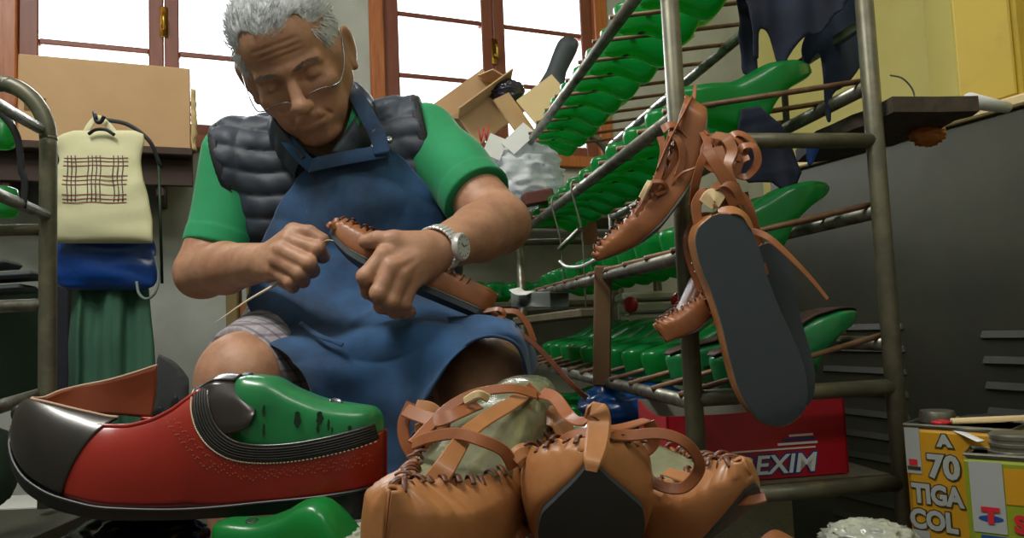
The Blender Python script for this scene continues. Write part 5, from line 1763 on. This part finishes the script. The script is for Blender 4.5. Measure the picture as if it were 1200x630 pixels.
def uz(py): return .22 - (py - 532) * pxm2
decal(t2, MT2, ux(1133), ux(1166), uz(539), uz(619), M['tinw'])
decal(t2, MT2, ux(1167), ux(1285), uz(545), uz(585), M['tiny'])
v_, f_ = lathe([(0, 0), (.0095, 0), (.0095, .0006), (0, .0006)], 24)
obj('emblem', ([(MT2 @ Matrix.Translation((ux(1151), -.0006, uz(603))) @ RX) @ V((a * 1.25, b * .38, c)) for a, b, c in v_], f_), M['bluei'], t2, smooth=False)
obj('emblem', text_mesh('T', .022, MT2 @ Matrix.Translation((ux(1151), -.0018, uz(600))) @ RX, .0004, .0016, 1.1), M['redi'], t2, smooth=False)
obj('lettering', text_mesh('SUP', .025, MT2 @ Matrix.Translation((ux(1194), -.0012, uz(607))) @ RX, .0004, .0014, .95), M['redi'], t2, smooth=False)
decal(t2, MT2, ux(1140), ux(1168), uz(622), uz(640), M['bluei'], 'printed_block', .0006)
decal(t2, MT2, ux(1174), ux(1194), uz(624), uz(640), M['bluei'], 'printed_block', .0006)
obj('screw_cap', lathe([(0, 0), (.026, 0), (.026, .003), (.0235, .004), (.0235, .008), (.025, .009), (.025, .012), (.0235, .013), (.0235, .016), (.0245, .017), (.0245, .021), (.022, .023), (0, .022)], 32, MT2 @ Matrix.Translation((.048, .029, .22))), M['tinm'], t2, autos=35)
tag(obj('paper_strip', ribbon([P(1110, 500, .93), P(1128, 507, .90), P(1150, 517, .87)], .010, .0015, 6, up=(0, -.5, 1)), M['wht']), 'white paper strip bridging the lettered tin and the screw cap tin', 'paper strip')
# low stool that carries the tins
st_ = root('low_stool', V((.60, .97, 0)), 'low wooden stool under the two yellow tins, below the picture edge', 'stool')
obj('seat', xf(box(0, 0, 0, .34, .30, .025, .003), Matrix.Translation((.62, .93, .2455)) @ Matrix.Rotation(.0, 4, 'Z')), M['wood'], st_, smooth=False)
for a in (-.14, .14):
    for b in (-.12, .12):
        obj('leg', xf(box(0, 0, 0, .03, .03, .233, .003), Matrix.Translation((.62 + a, .93 + b, .1165))), M['wood'], st_, smooth=False)
# ---- things among the rack
for k_, (t, u) in enumerate(((.62, .02), (.73, .03), (.84, .02), (.95, .02), (1.06, .03), (1.16, .02))):
    put_last(PL, frame(rk(t, u, NEAR[4] + .062), D2, -Z) @ Matrix.Scale(.9, 4), '%s green last of the loose row on the bottom shelf behind the straps' % ['first', 'second', 'third', 'fourth', 'fifth', 'farthest'][k_], 'green lasts on the bottom shelf')
obj('shelf_sheet', xf(box(RL / 2, RW / 2, .4265 - .65 + .65 - .0055, RL - .05, RW, .003), Matrix(((D1.x, D2.x, 0, A0.x), (D1.y, D2.y, 0, A0.y), (0, 0, 1, 0), (0, 0, 0, 1)))), M['steelp'], rack, smooth=False)
M['bluebag'] = mat('blue_polythene', '#0f58a8', .25, coat=.4, bump=.4, bscale=40, bdist=.003, transl=('#1a78d8', .2))
tag(obj('plastic_bag', blob(P(742, 478, 1.42) + V((0, 0, .005)), (.095, .07, .046), .14, 2.2, 31), M['bluebag']), 'crumpled bright blue plastic bag on the bottom shelf of the rack', 'bag')
pb = root('wooden_plank', P(706, 380, 1.36), 'flat brown wooden slat hanging upright between two rack rails', 'slat')
obj('board', bar(P(707, 311, 1.37), P(705, 452, 1.37), .032, .012, up=(0, -1, 0), bev=.003), mat('mid_brown_board', '#6d5238', .6, col2='#5a422c', nscale=8), pb, smooth=False)
obj('nail', tube([P(707, 318, 1.362), P(707, 318, 1.355)], .002, 8), M['steel'], pb)
hs = root('hanging_tray', P(652, 370, 1.6), 'small rough board hung on two wires from the rack rail', 'tray')
def railpt(px):   # second near rail
    k_ = (px - 600) / F
    t = (A0.x - k_ * A0.y) / (k_ * .987 + .1616)
    return rk(t, -.006, NEAR[1] + .012)
r1, r2 = railpt(659), railpt(684)
b1, b2 = P(662, 374, r1.y - .01), P(687, 368, r2.y - .01)
for a, b in ((r1, b1), (r2, b2)):
    obj('wire', tube([a + V((.012, .0, -.010)), a + V((0, 0, .004)), a + V((-.012, -.006, -.012)), a.lerp(b, .4) + V((.003, -.006, 0)), b], .0022, 6, 6), M['steel'], hs)
obj('board', bar(P(612, 376, 1.80), P(693, 366, 1.46), .05, .018, bev=.003), mat('rough_edge_board', '#57503c', .8, col2='#756b50', nscale=30), hs, smooth=False)
obj('clip', bar(r1.lerp(b1, .42) + V((0, -.01, 0)), r2.lerp(b2, .36) + V((0, -.01, 0)), .012, .008), M['tinm'], hs)
tag(obj('metal_box', bar(P(609, 351, 1.78), P(656, 351, 1.62), .05, .036, bev=.003), mat('grey_green_tin', '#4c5650', .5)), 'small dark grey metal box standing on the wire-hung board', 'box')
tag(obj('paper_scrap', ribbon([P(603, 338, 1.72), P(610, 343, 1.70), P(622, 343, 1.68)], .03, .0015, 6, up=(0, -.4, 1)), M['paper']), 'white paper scrap on top of the small grey metal box', 'paper')
tag(obj('bent_hook', tube([P(656, 306, 1.50), P(664, 312, 1.47), P(680, 312, 1.40), P(698, 304, 1.3)], .0030, 8, 6), M['watchm']), 'shiny bent metal hook beside the hanging moccasin toe', 'hook')
# pale green machine with two red knobs behind the rack
M['mach'] = mat('pale_green_enamel', '#c2c6b4', .5, col2='#a8ac98', nscale=8)
M['redk'] = mat('red_plastic_ball', '#b41422', .25, coat=.3)
mc = root('press_machine', P(765, 420, 2.0), 'pale green machine with stepped plates and two red ball knobs behind the rack', 'machine')
mc.location.z = 0
base = P(765, 400, 2.0)
steps = [(.17, 342, 352), (.155, 354, 366), (.14, 368, 380), (.12, 382, 396)]
for w_, ya, yb in steps:
    za, zb2 = P(765, ya, 2.0).z, P(765, yb, 2.0).z
    obj('plate', xf(box(0, 0, 0, w_, .16, za - zb2, .006), Matrix.Translation((base.x, base.y, (za + zb2) / 2))), M['mach'], mc, smooth=False)
obj('column', xf(box(0, 0, 0, .10, .12, 1, .01), Matrix.Translation((base.x, base.y + .02, 0)) @ Matrix.Diagonal((1, 1, P(765, 345, 2.0).z * 1.0, 1)) @ Matrix.Translation((0, 0, .5))), M['mach'], mc, smooth=False)
for px_, py_ in ((739, 357), (795, 352)):
    c_ = P(px_, py_, 1.88)
    obj('knob_stem', tube([c_, c_ + V((.0, .07, 0))], .005, 8), M['steel'], mc)
    obj('knob', blob(c_, (.019, .019, .021), 0, 1, n=18, m=12), M['redk'], mc)
# ---- shelving behind, under the right window
su = root('shelving_unit', wp((s2[1] + s2[6]) / 2, 0, .2), 'grey metal shelving unit under the right window behind the rack', 'shelf')
sa, sb = s2[2] + .02, s2[6] + .05
for zz in (.30, .73, 1.03):
    obj('shelf_board', wbox(sa, sb, zz - .018, zz, .02, .30, .003), M['steelp'], su, smooth=False)
for s_ in (sa + .01, sb - .01):
    for o_ in (.03, .29):
        obj('post', wbox(s_ - .012, s_ + .012, 0, 1.03, o_ - .012, o_ + .012, .002), M['steel'], su, smooth=False)
for k_, px_ in enumerate((550, 572, 600, 622)):
    s_, _ = ws(px_, 340)
    s_ = s_ - .03
    Mq2 = frame(wp(s_, .7305 + .095 * .8, .30), -WN, -Z) @ Matrix.Scale(.8, 4)
    put_last(PL, Mq2, '%s green last on the metal shelf under the man\'s elbow' % ['leftmost', 'second', 'third', 'rightmost'][k_], 'green lasts on the back shelf')
# stuff on its top: carton, bags, papers, dark sole
def carton(name, Mt, w_, d_, h_, m_, label, flaps=True, flap_ang=(.6, 1.2, .4, 1.0)):
    r = root(name, Mt.translation, label, 'box')
    t = .004
    for nm, b in (('bottom', box(w_ / 2, d_ / 2, t / 2, w_, d_, t)), ('side', box(w_ / 2, t / 2, h_ / 2, w_, t, h_)), ('side', box(w_ / 2, d_ - t / 2, h_ / 2, w_, t, h_)), ('side', box(t / 2, d_ / 2, h_ / 2, t, d_ - 2 * t, h_)), ('side', box(w_ - t / 2, d_ / 2, h_ / 2, t, d_ - 2 * t, h_))):
        obj(nm, xf(b, Mt), m_, r, smooth=False)
    if flaps:
        fl_ = d_ * .48
        for (ox, oy, ax_, ln, an) in ((0, 0, 'x', w_, flap_ang[0]), (0, d_, 'x', w_, -flap_ang[1]), (0, 0, 'y', d_, -flap_ang[2]), (w_, 0, 'y', d_, flap_ang[3])):
            if ax_ == 'x':
                q = Matrix.Translation((0, oy, h_)) @ Matrix.Rotation(an, 4, 'X')
                b = box(ln / 2, 0, fl_ / 2, ln, t, fl_)
            else:
                q = Matrix.Translation((ox, 0, h_)) @ Matrix.Rotation(an, 4, 'Y')
                b = box(0, ln / 2, fl_ / 2, t, ln, fl_)
            obj('flap', xf(b, Mt @ q), m_, r, smooth=False)
    return r
cx_ = P(560, 172, 2.2)
Mb = frame(cx_, V((.075, .02, .058)), V((-.45, -.35, .8)))
bxr = carton('cardboard_box', Mb, .20, .13, .10, M['cardboard'], 'open tan cardboard box with a red mark tipped up before the right window', flap_ang=(1.1, .2, .9, -.5))
rm = []
fx, fy = P(562, 166, 2.08), P(572, 146, 2.08)
obj('red_mark', merge(*[ribbon([P(x, y, 2.085), P(x2, y2, 2.085)], .004, .001, 0, up=(0, -1, 0)) for x, y, x2, y2 in ((560, 150, 564, 166), (564, 166, 567, 150), (567, 150, 570, 164), (570, 164, 573, 146))]), M['redi'], bxr)
Mb2 = frame(P(628, 132, 2.12), V((.05, -.01, .036)), V((-.3, -.5, .6)))
tag(obj('cardboard_sheet', xf(box(0, 0, 0, .125, .09, .005), frame(P(637, 116, 2.10), V((.8, 0, .55)), V((.1, -.85, .3)))), M['cardboardl'], smooth=False), 'bent pale yellow cardboard sheet leaning beside the tan box', 'cardboard')
tag(obj('cardboard_sheet', xf(box(0, 0, 0, .16, .07, .005), frame(P(606, 140, 2.14), V((.55, .1, -.85)), V((.5, -.7, .3)))), M['cardboard'], smooth=False), 'tan cardboard panel standing between the tan box and the pale sheet', 'cardboard')
sole_o = [(630, 104), (640, 84), (650, 58), (656, 47), (666, 43), (677, 49), (676, 60), (664, 84), (658, 104)]
o = flap(sole_o, 2.16, amp=.0, thick=.012, name='rubber_sole_sheet', m=M['rubber'], cuts=1)
tag(o, 'dark grey shoe sole standing upright against the right window', 'sole')
tag(obj('plastic_bag', blob(P(594, 108, 2.2), (.045, .04, .032), .2, 3, 41), mat('dark_purple_black_film', '#2b2838', .25, coat=.5)), 'small dark shiny bag behind the tan box at the right window', 'bag')
tag(obj('plastic_bag', blob(P(606, 206, 2.10), (.115, .08, .085), .22, 2.6, 51, 60, 34), M['white']), 'large crumpled white plastic bag behind the man\'s right-hand sleeve', 'bag')
tag(obj('paper_sheet', xf(box(0, 0, 0, .085, .05, .002), frame(P(608, 162, 2.02), V((.55, .1, .5)), V((.2, -.9, .5)))), M['paper'], smooth=False), 'white paper sheet standing up out of the white bag', 'paper')
tag(obj('paper_sheet', xf(box(0, 0, 0, .05, .07, .002), frame(P(580, 172, 2.02), V((.9, .1, -.4)), V((.2, -.9, .3)))), M['paper'], smooth=False), 'smaller white paper scrap below the red mark of the tan box', 'paper')
tag(obj('wooden_block', xf(box(0, 0, 0, .08, .05, .035, .004), frame(P(630, 232, 2.0), V((.9, .2, .15)), V((0, 0, 1)))), mat('dark_red_brown_block', '#6a3e38', .5), smooth=False), 'small red-brown block on the shelf behind the rack end', 'block')
tag(obj('cardboard_scrap', xf(box(0, 0, 0, .05, .003, .09), frame(P(690, 268, 2.2), V((.9, .2, .15)), V((.1, 0, 1)))), M['tan2'], smooth=False), 'upright orange cardboard scrap on the back shelf seen below the lasts', 'cardboard')
# ---- left: wall shelf, long cardboard box
zs = onplane(120, 168, W0 + WN * .30, WN).z
sl_, sr_ = ws(-60, 200)[0], ws(222, 200)[0]
def wsb(px, py, off):
    q = onplane(px, py, W0 + WN * off, WN); return (q - W0).dot(WD), q.z
sa1, sb1 = wsb(-60, 160, .28)[0], wsb(226, 170, .28)[0]
shf = root('wall_shelf', wp((sa1 + sb1) / 2, zs - .04, .14), 'dark brown wooden wall shelf carrying the long cardboard box', 'shelf')
M['dkwood'] = mat('dark_brown_shelf', '#3a2a24', .7, col2='#4a362c', nscale=8, stretch=(3, 3, 14))
obj('shelf_board', wbox(sa1, sb1, zs - .022, zs, .001, .30, .003), M['dkwood'], shf, smooth=False)
for q in (.2, .85):
    s_ = sa1 + (sb1 - sa1) * q
    obj('bracket', wbox(s_ - .012, s_ + .012, zs - .13, zs - .022, .001, .24, .004), M['dkwood'], shf, smooth=False)
obj('front_rail', wbox(sa1, sb1, zs - .10, zs - .022, .235, .25, .002), M['dkwood'], shf, smooth=False)
ba, bb = wsb(21, 60, .27)[0], wsb(223, 100, .27)[0]
hb = wsb(120, 71, .27)[1] - zs
lb = root('cardboard_box', wp((ba + bb) / 2, zs, .15), 'long plain tan cardboard box on the wall shelf under the left window', 'box')
obj('body', wbox(ba, bb, zs + .0005, zs + hb, .03, .27, .003), M['cardboard'], lb, smooth=False)
ed = []
for i in range(9):
    z = zs + hb * .75 * i / 8
    ed.append(z)
cr = [[wp(bb + .001, z, .27), wp(bb + .012 + .010 * mnoise.noise(V((z * 30, 0, 0))), z, .262), wp(bb + .006, z, .22), wp(bb + .001, z, .18)] for z in ed]
o = obj('crumpled_end_flap', patch(cr, 4, 3, .004, 30), M['cardboardl'], lb); add_solid(o, .003, 0)
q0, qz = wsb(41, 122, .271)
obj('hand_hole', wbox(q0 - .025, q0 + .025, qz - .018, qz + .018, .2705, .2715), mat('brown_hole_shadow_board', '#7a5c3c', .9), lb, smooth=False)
# ---- tote bag, blue bag and work apron hung from the shelf
M['cloth'] = mat('cream_cotton', '#dcdab2', .85, col2='#cfcca0', nscale=12, bump=.3, bscale=300, bdist=.0006)
DT = 1.78
rowsT = [(153, 86, 158, .004), (157, 74, 168, .008), (166, 61, 169, .011), (178, 67, 166, .016), (190, 70, 165, .020), (204, 63, 167, .024), (230, 60, 173, .026), (265, 60, 179, .024), (283, 60, 180, .014), (285, 61, 179, .002)]
tote = root('tote_bag', P(118, 285, DT), 'cream cotton tote bag with a tartan print hanging below the cardboard box', 'bag')
obj('bag_body', rows_shell(rowsT, DT, .006, 24), M['cloth'], tote)
def tsurf(x, y, rows=rowsT, d=DT, nzv=.006, sc=24):
    tabs = [[(r[0], r[k]) for r in rows] for k in (1, 2, 3)]
    xl, xr, th = (interp(t, y) for t in tabs)
    c = max(-1, min(1, (x - (xl + xr) / 2) / ((xr - xl) / 2)))
    c = math.copysign(abs(c) ** (1 / .8), c)
    s = -math.sqrt(max(0, 1 - c * c))
    p = P(x, y, d) + V((0, 1, 0)) * (s * th)
    return p + V((0, 1, 0)) * (nzv * mnoise.noise(p * sc) - .0012)
M['tred'] = mat('dull_red_print', '#8c4850', .8); M['tblk'] = mat('dark_grey_print', '#4a4446', .8)
vl, hl_ = [], []
for x in (84, 89, 94, 108, 113, 118, 123, 138, 143, 148):
    vl.append(ribbon([tsurf(x + (y - 184) * .03 + .6 * math.sin(y * .2), y) for y in range(184, 244, 6)], .0022, .0006, 0, up=(0, -1, 0)))
for i, y in enumerate((187, 191, 196, 208, 213, 218, 230, 235, 239)):
    hl_.append(ribbon([tsurf(x, y + .5 * math.sin(x * .15)) for x in range(79, 156, 5)], .0020, .0006, 0, up=(0, -1, 0)))
obj('tartan_print', merge(*vl), M['tblk'], tote); obj('tartan_print', merge(*hl_), M['tred'], tote)
for o_ in (0, .02):
    obj('handle', ribbon([P(98, 160, DT - .004 + o_), P(104, 148, DT + o_), P(114, 138, DT + o_ + .01), P(126, 146, DT + o_), P(138, 160, DT - .004 + o_)], .014, .003, 8, up=(0, -1, 0)), M['cloth'], tote)
hk = tag(obj('coat_hook', merge(tube([P(110, 132, DT + .1), P(111, 134, DT), P(113, 142, DT - .01), P(118, 143, DT - .012), P(122, 136, DT - .012)], .0045, 8, 6), tube([P(104, 157, DT - .02), P(112, 152, DT - .022), P(124, 152, DT - .022), P(134, 158, DT - .02)], .004, 8, 6)), mat('dark_iron', '#2c2e36', .5, metal=.6)), 'dark iron hook holding the cream tote bag', 'hook')
tag(obj('strap', ribbon([P(122, 140, DT + .02), P(150, 146, DT + .03), P(175, 165, DT + .03), P(186, 190, DT + .04), P(189, 196, DT + .05)], .010, .003, 8, up=(0, -1, 0)), M['black']), 'thin dark strap looping right from the iron hook', 'strap')
rowsB = [(262, 64, 176, .01), (280, 60, 180, .022), (300, 58, 183, .030), (322, 58, 185, .030), (334, 66, 182, .020), (340, 82, 168, .004)]
tag(obj('plastic_bag', rows_shell(rowsB, DT + .055, .014, 30, seed=4), mat('deep_blue_polythene', '#10408c', .35, coat=.3, bump=.5, bscale=30, bdist=.004)), 'deep blue plastic bag hanging behind the cream tote', 'bag')
tag(obj('carrying_loop', tube([P(160, 330, DT + .02), P(163, 344, DT + .01), P(172, 350, DT + .01), P(182, 342, DT + .01), P(186, 322, DT + .02), P(182, 300, DT + .02)], .0035, 8, 8), mat('grey_cord', '#6d7a78', .6)), 'grey cord loop hanging at the right corner of the blue bag', 'cord')
rowsA = [(322, 84, 172, .02), (350, 84, 175, .028), (400, 82, 179, .034), (450, 81, 183, .038), (500, 80, 188, .040), (640, 76, 196, .042)]
M['gapron'] = mat('dusty_green_cotton', '#3f6b54', .85, col2='#33594a', nscale=5, stretch=(6, 6, 1), bump=.2, bscale=300, bdist=.0006)
def folds(x, y): return .016 * math.sin(x * .16 + y * .004) + .006 * math.sin(x * .37)
tag(obj('hanging_coat', rows_shell(rowsA, DT + .10, .006, 10, n=90, dfun=folds), M['gapron']), 'dusty green work coat hanging in folds below the blue bag', 'coat')
tag(obj('thin_rod', tube([P(186, 186, 1.98), P(190, 332, 1.98)], .004, 8), M['ink']), 'thin dark rod hanging on the wall right of the tote bag', 'rod')
tag(obj('wooden_board', xf(box(0, 0, 0, .03, .02, .75, .002), Matrix.Translation(P(75, 560, 1.95)) @ Matrix.Translation((0, 0, .33))), mat('dark_navy_upright', '#20222c', .7), smooth=False), 'narrow dark upright board left of the green coat', 'board')
gs = flap([(186, 420), (192, 417), (206, 424), (218, 438), (222, 452), (216, 500), (176, 500), (180, 470)], 1.5, amp=.006, thick=.004, name='leather_sheet', m=mat('dark_grey_suede', '#45474a', .8, col2='#35373a', nscale=20), cuts=2)
tag(gs, 'dark grey leather sheet standing between the coat and the man\'s knee', 'leather')
gs2 = flap([(176, 486), (190, 476), (196, 484), (206, 462), (214, 478), (226, 470), (230, 520), (170, 520)], 1.42, amp=.006, thick=.004, name='leather_sheet', m=M['black'], cuts=2)
tag(gs2, 'jagged black leather offcut in front of the dark grey sheet', 'leather')
# ---- left hand tubular rack, partly in frame
lr = root('shoe_rack', P(-40, 600, 1.15), 'bent-tube rack at the left edge with a curved top', 'rack')
b0 = P(56, 330, 1.15)
zt_ = P(50, 160, 1.15).z; ztp_ = P(0, 94, 1.15).z
arc_ = [V((b0.x, b0.y, .41)), V((b0.x, b0.y, zt_ - .05)), V((b0.x, b0.y, zt_))]
for i in range(1, 7):
    a = i / 6 * PI / 2
    arc_.append(V((b0.x - .075 * (1 - math.cos(a)), b0.y - .01 * i / 6, zt_ + (ztp_ - zt_) * math.sin(a))))
arc_ += [V((b0.x - .22, b0.y - .03, ztp_)), V((b0.x - .29, b0.y - .04, zt_)), V((b0.x - .30, b0.y - .04, .41))]
obj('post', tube(arc_, .0125, 14, 5), M['steelp'], lr)
def lrz(y): return P(52, y, 1.15).z
obj('rail', tube([V((b0.x, b0.y, lrz(268))), V((b0.x - .3, b0.y - .04, lrz(268)))], .009, 10), M['steelp'], lr)
obj('rail', tube([V((b0.x, b0.y, lrz(357))), V((b0.x - .3, b0.y - .04, lrz(357)))], .010, 10), M['steel'], lr)
obj('rail', tube([P(54, 252, 1.15), P(0, 229, 1.0), P(-60, 204, .87)], .0085, 10), M['steel'], lr)
obj('rail', tube([P(46, 150, 1.15), P(0, 124, 1.0), P(-60, 92, .87)], .0085, 10), M['steel'], lr)
obj('rail', tube([P(46, 462, 1.15), P(0, 476, 1.0), P(-60, 494, .87)], .0095, 10), M['steel'], lr)
for j_, (x_, y_, lab) in enumerate(((6, 232, 'rounded green last on the middle rail of the left rack'), (2, 152, 'pale green last on the top rail of the left rack'))):
    Ml = frame(P(x_ + 16, y_, 1.12), V((-1, -.35, .02)), Z) @ Matrix.Scale(.8, 4)
    Ml.translation -= V((0, 0, .045))
    put_last(PL, Ml, lab, 'lasts on the left rack')
tag(obj('strap', ribbon([P(-6, 128, 1.06), P(8, 140, 1.06), P(20, 160, 1.06), P(24, 185, 1.06), P(25, 200, 1.06), P(29, 212, 1.06), P(27, 244, 1.06)], .010, .002, 8, up=(0, -1, 0)), M['black']), 'black strap hanging from the top rail of the left rack', 'strap')
for k_, (y_, w_, lab) in enumerate(((312, 14, 'top'), (326, 34, 'second'), (341, 26, 'lowest'))):
    o = obj('rubber_sole_sheet', xf(box(0, 0, 0, .10 + w_ * .002, .10, .014, .006), frame(P(w_ - 40, y_, 1.5), V((1, .25, .05)), Z)), M['rubber'], smooth=False)
    tag(o, '%s dark rubber sole of the pile at the left edge behind the rack' % lab, 'sole', 'dark soles piled at the left edge')
cr_ = root('plastic_crate', P(0, 470, 1.55), 'dark green slatted crate at the left edge behind the rack', 'crate')
M['crate'] = mat('dark_green_plastic', '#243b30', .6)
mcr = Matrix.Translation(P(-15, 470, 1.6))
obj('body', xf(box(0, 0, 0, .13, .2, .24, .004), mcr @ Matrix.Translation((0, 0, .12))), M['crate'], cr_, smooth=False)
obj('slats', merge(*[xf(box(0, -.104, .02 + .0165 * i, .09, .008, .007), mcr) for i in range(13)]), M['ink'], cr_, smooth=False)
lb2 = root('low_bench', P(20, 640, 1.1), 'low grey bench under the left rack with a pale sheet on it', 'bench')
zb3 = .40
obj('bench_top', xf(box(0, 0, 0, .5, .30, .02, .002), Matrix.Translation((b0.x - .19, b0.y + .0, zb3 - .01))), M['darkmetal'], lb2, smooth=False)
for a in (-.2, .2):
    for b in (-.12, .12):
        obj('leg', xf(box(0, 0, 0, .03, .03, zb3 - .02, .002), Matrix.Translation((b0.x - .19 + a, b0.y + b, (zb3 - .02) / 2))), M['darkmetal'], lb2, smooth=False)
tag(obj('paper_sheet', xf(box(0, 0, 0, .40, .10, .002), Matrix.Translation((b0.x - .15, b0.y + .09, zb3 + .0015))), M['paper'], smooth=False), 'pale paper sheet lying on the low bench behind the left rack foot', 'paper')
tag(obj('cloth_bundle', blob(P(-4, 548, 1.0), (.022, .03, .05), .06, 2, 61), M['crate']), 'dark green cloth bundle at the left edge below the clog toe', 'cloth')
# ---- wooden chair the man sits on
ch = root('wooden_chair', P(410, 600, 1.45), 'wooden chair the man sits on, slats showing under his elbow', 'chair')
ch.location.z = 0
M['chw'] = mat('honey_varnished_wood', '#8e5c30', .5, col2='#704422', nscale=8, stretch=(10, 10, 2)); M['chy'] = mat('olive_beige_wood', '#7c6c44', .6, col2='#665836', nscale=10)
cl_, cr2 = P(268, 370, 1.52), P(520, 370, 1.56)
ys_ = cl_.y
sz_ = P(400, 410, 1.4).z - .125
obj('seat', xf(box(0, 0, 0, .44, .42, .03, .006), Matrix.Translation(((cl_.x + cr2.x) / 2, ys_ - .20, sz_ - .015))), M['chw'], ch, smooth=False)
for x in (cl_.x, cr2.x):
    obj('back_post', xf(box(0, 0, 0, .026, .026, .88, .003), Matrix.Translation((x, ys_ + .03, .44))), M['chy'], ch, smooth=False)
    obj('leg', xf(box(0, 0, 0, .034, .034, sz_ - .03, .003), Matrix.Translation((x + (.02 if x < 0 else -.02), ys_ - .37, (sz_ - .03) / 2))), M['chy'], ch, smooth=False)
for z in (P(268, 372, 1.52).z, P(268, 300, 1.52).z):
    obj('back_slat', bar(V((cl_.x, ys_ + .03, z)), V((cr2.x, ys_ + .03, z)), .012, .06), M['chw'], ch, smooth=False)
obj('spindle', xf(box(0, 0, 0, .022, .022, .42, .003), Matrix.Translation((P(293, 370, 1.53).x, ys_ + .03, sz_ + .20))), M['chy'], ch, smooth=False)
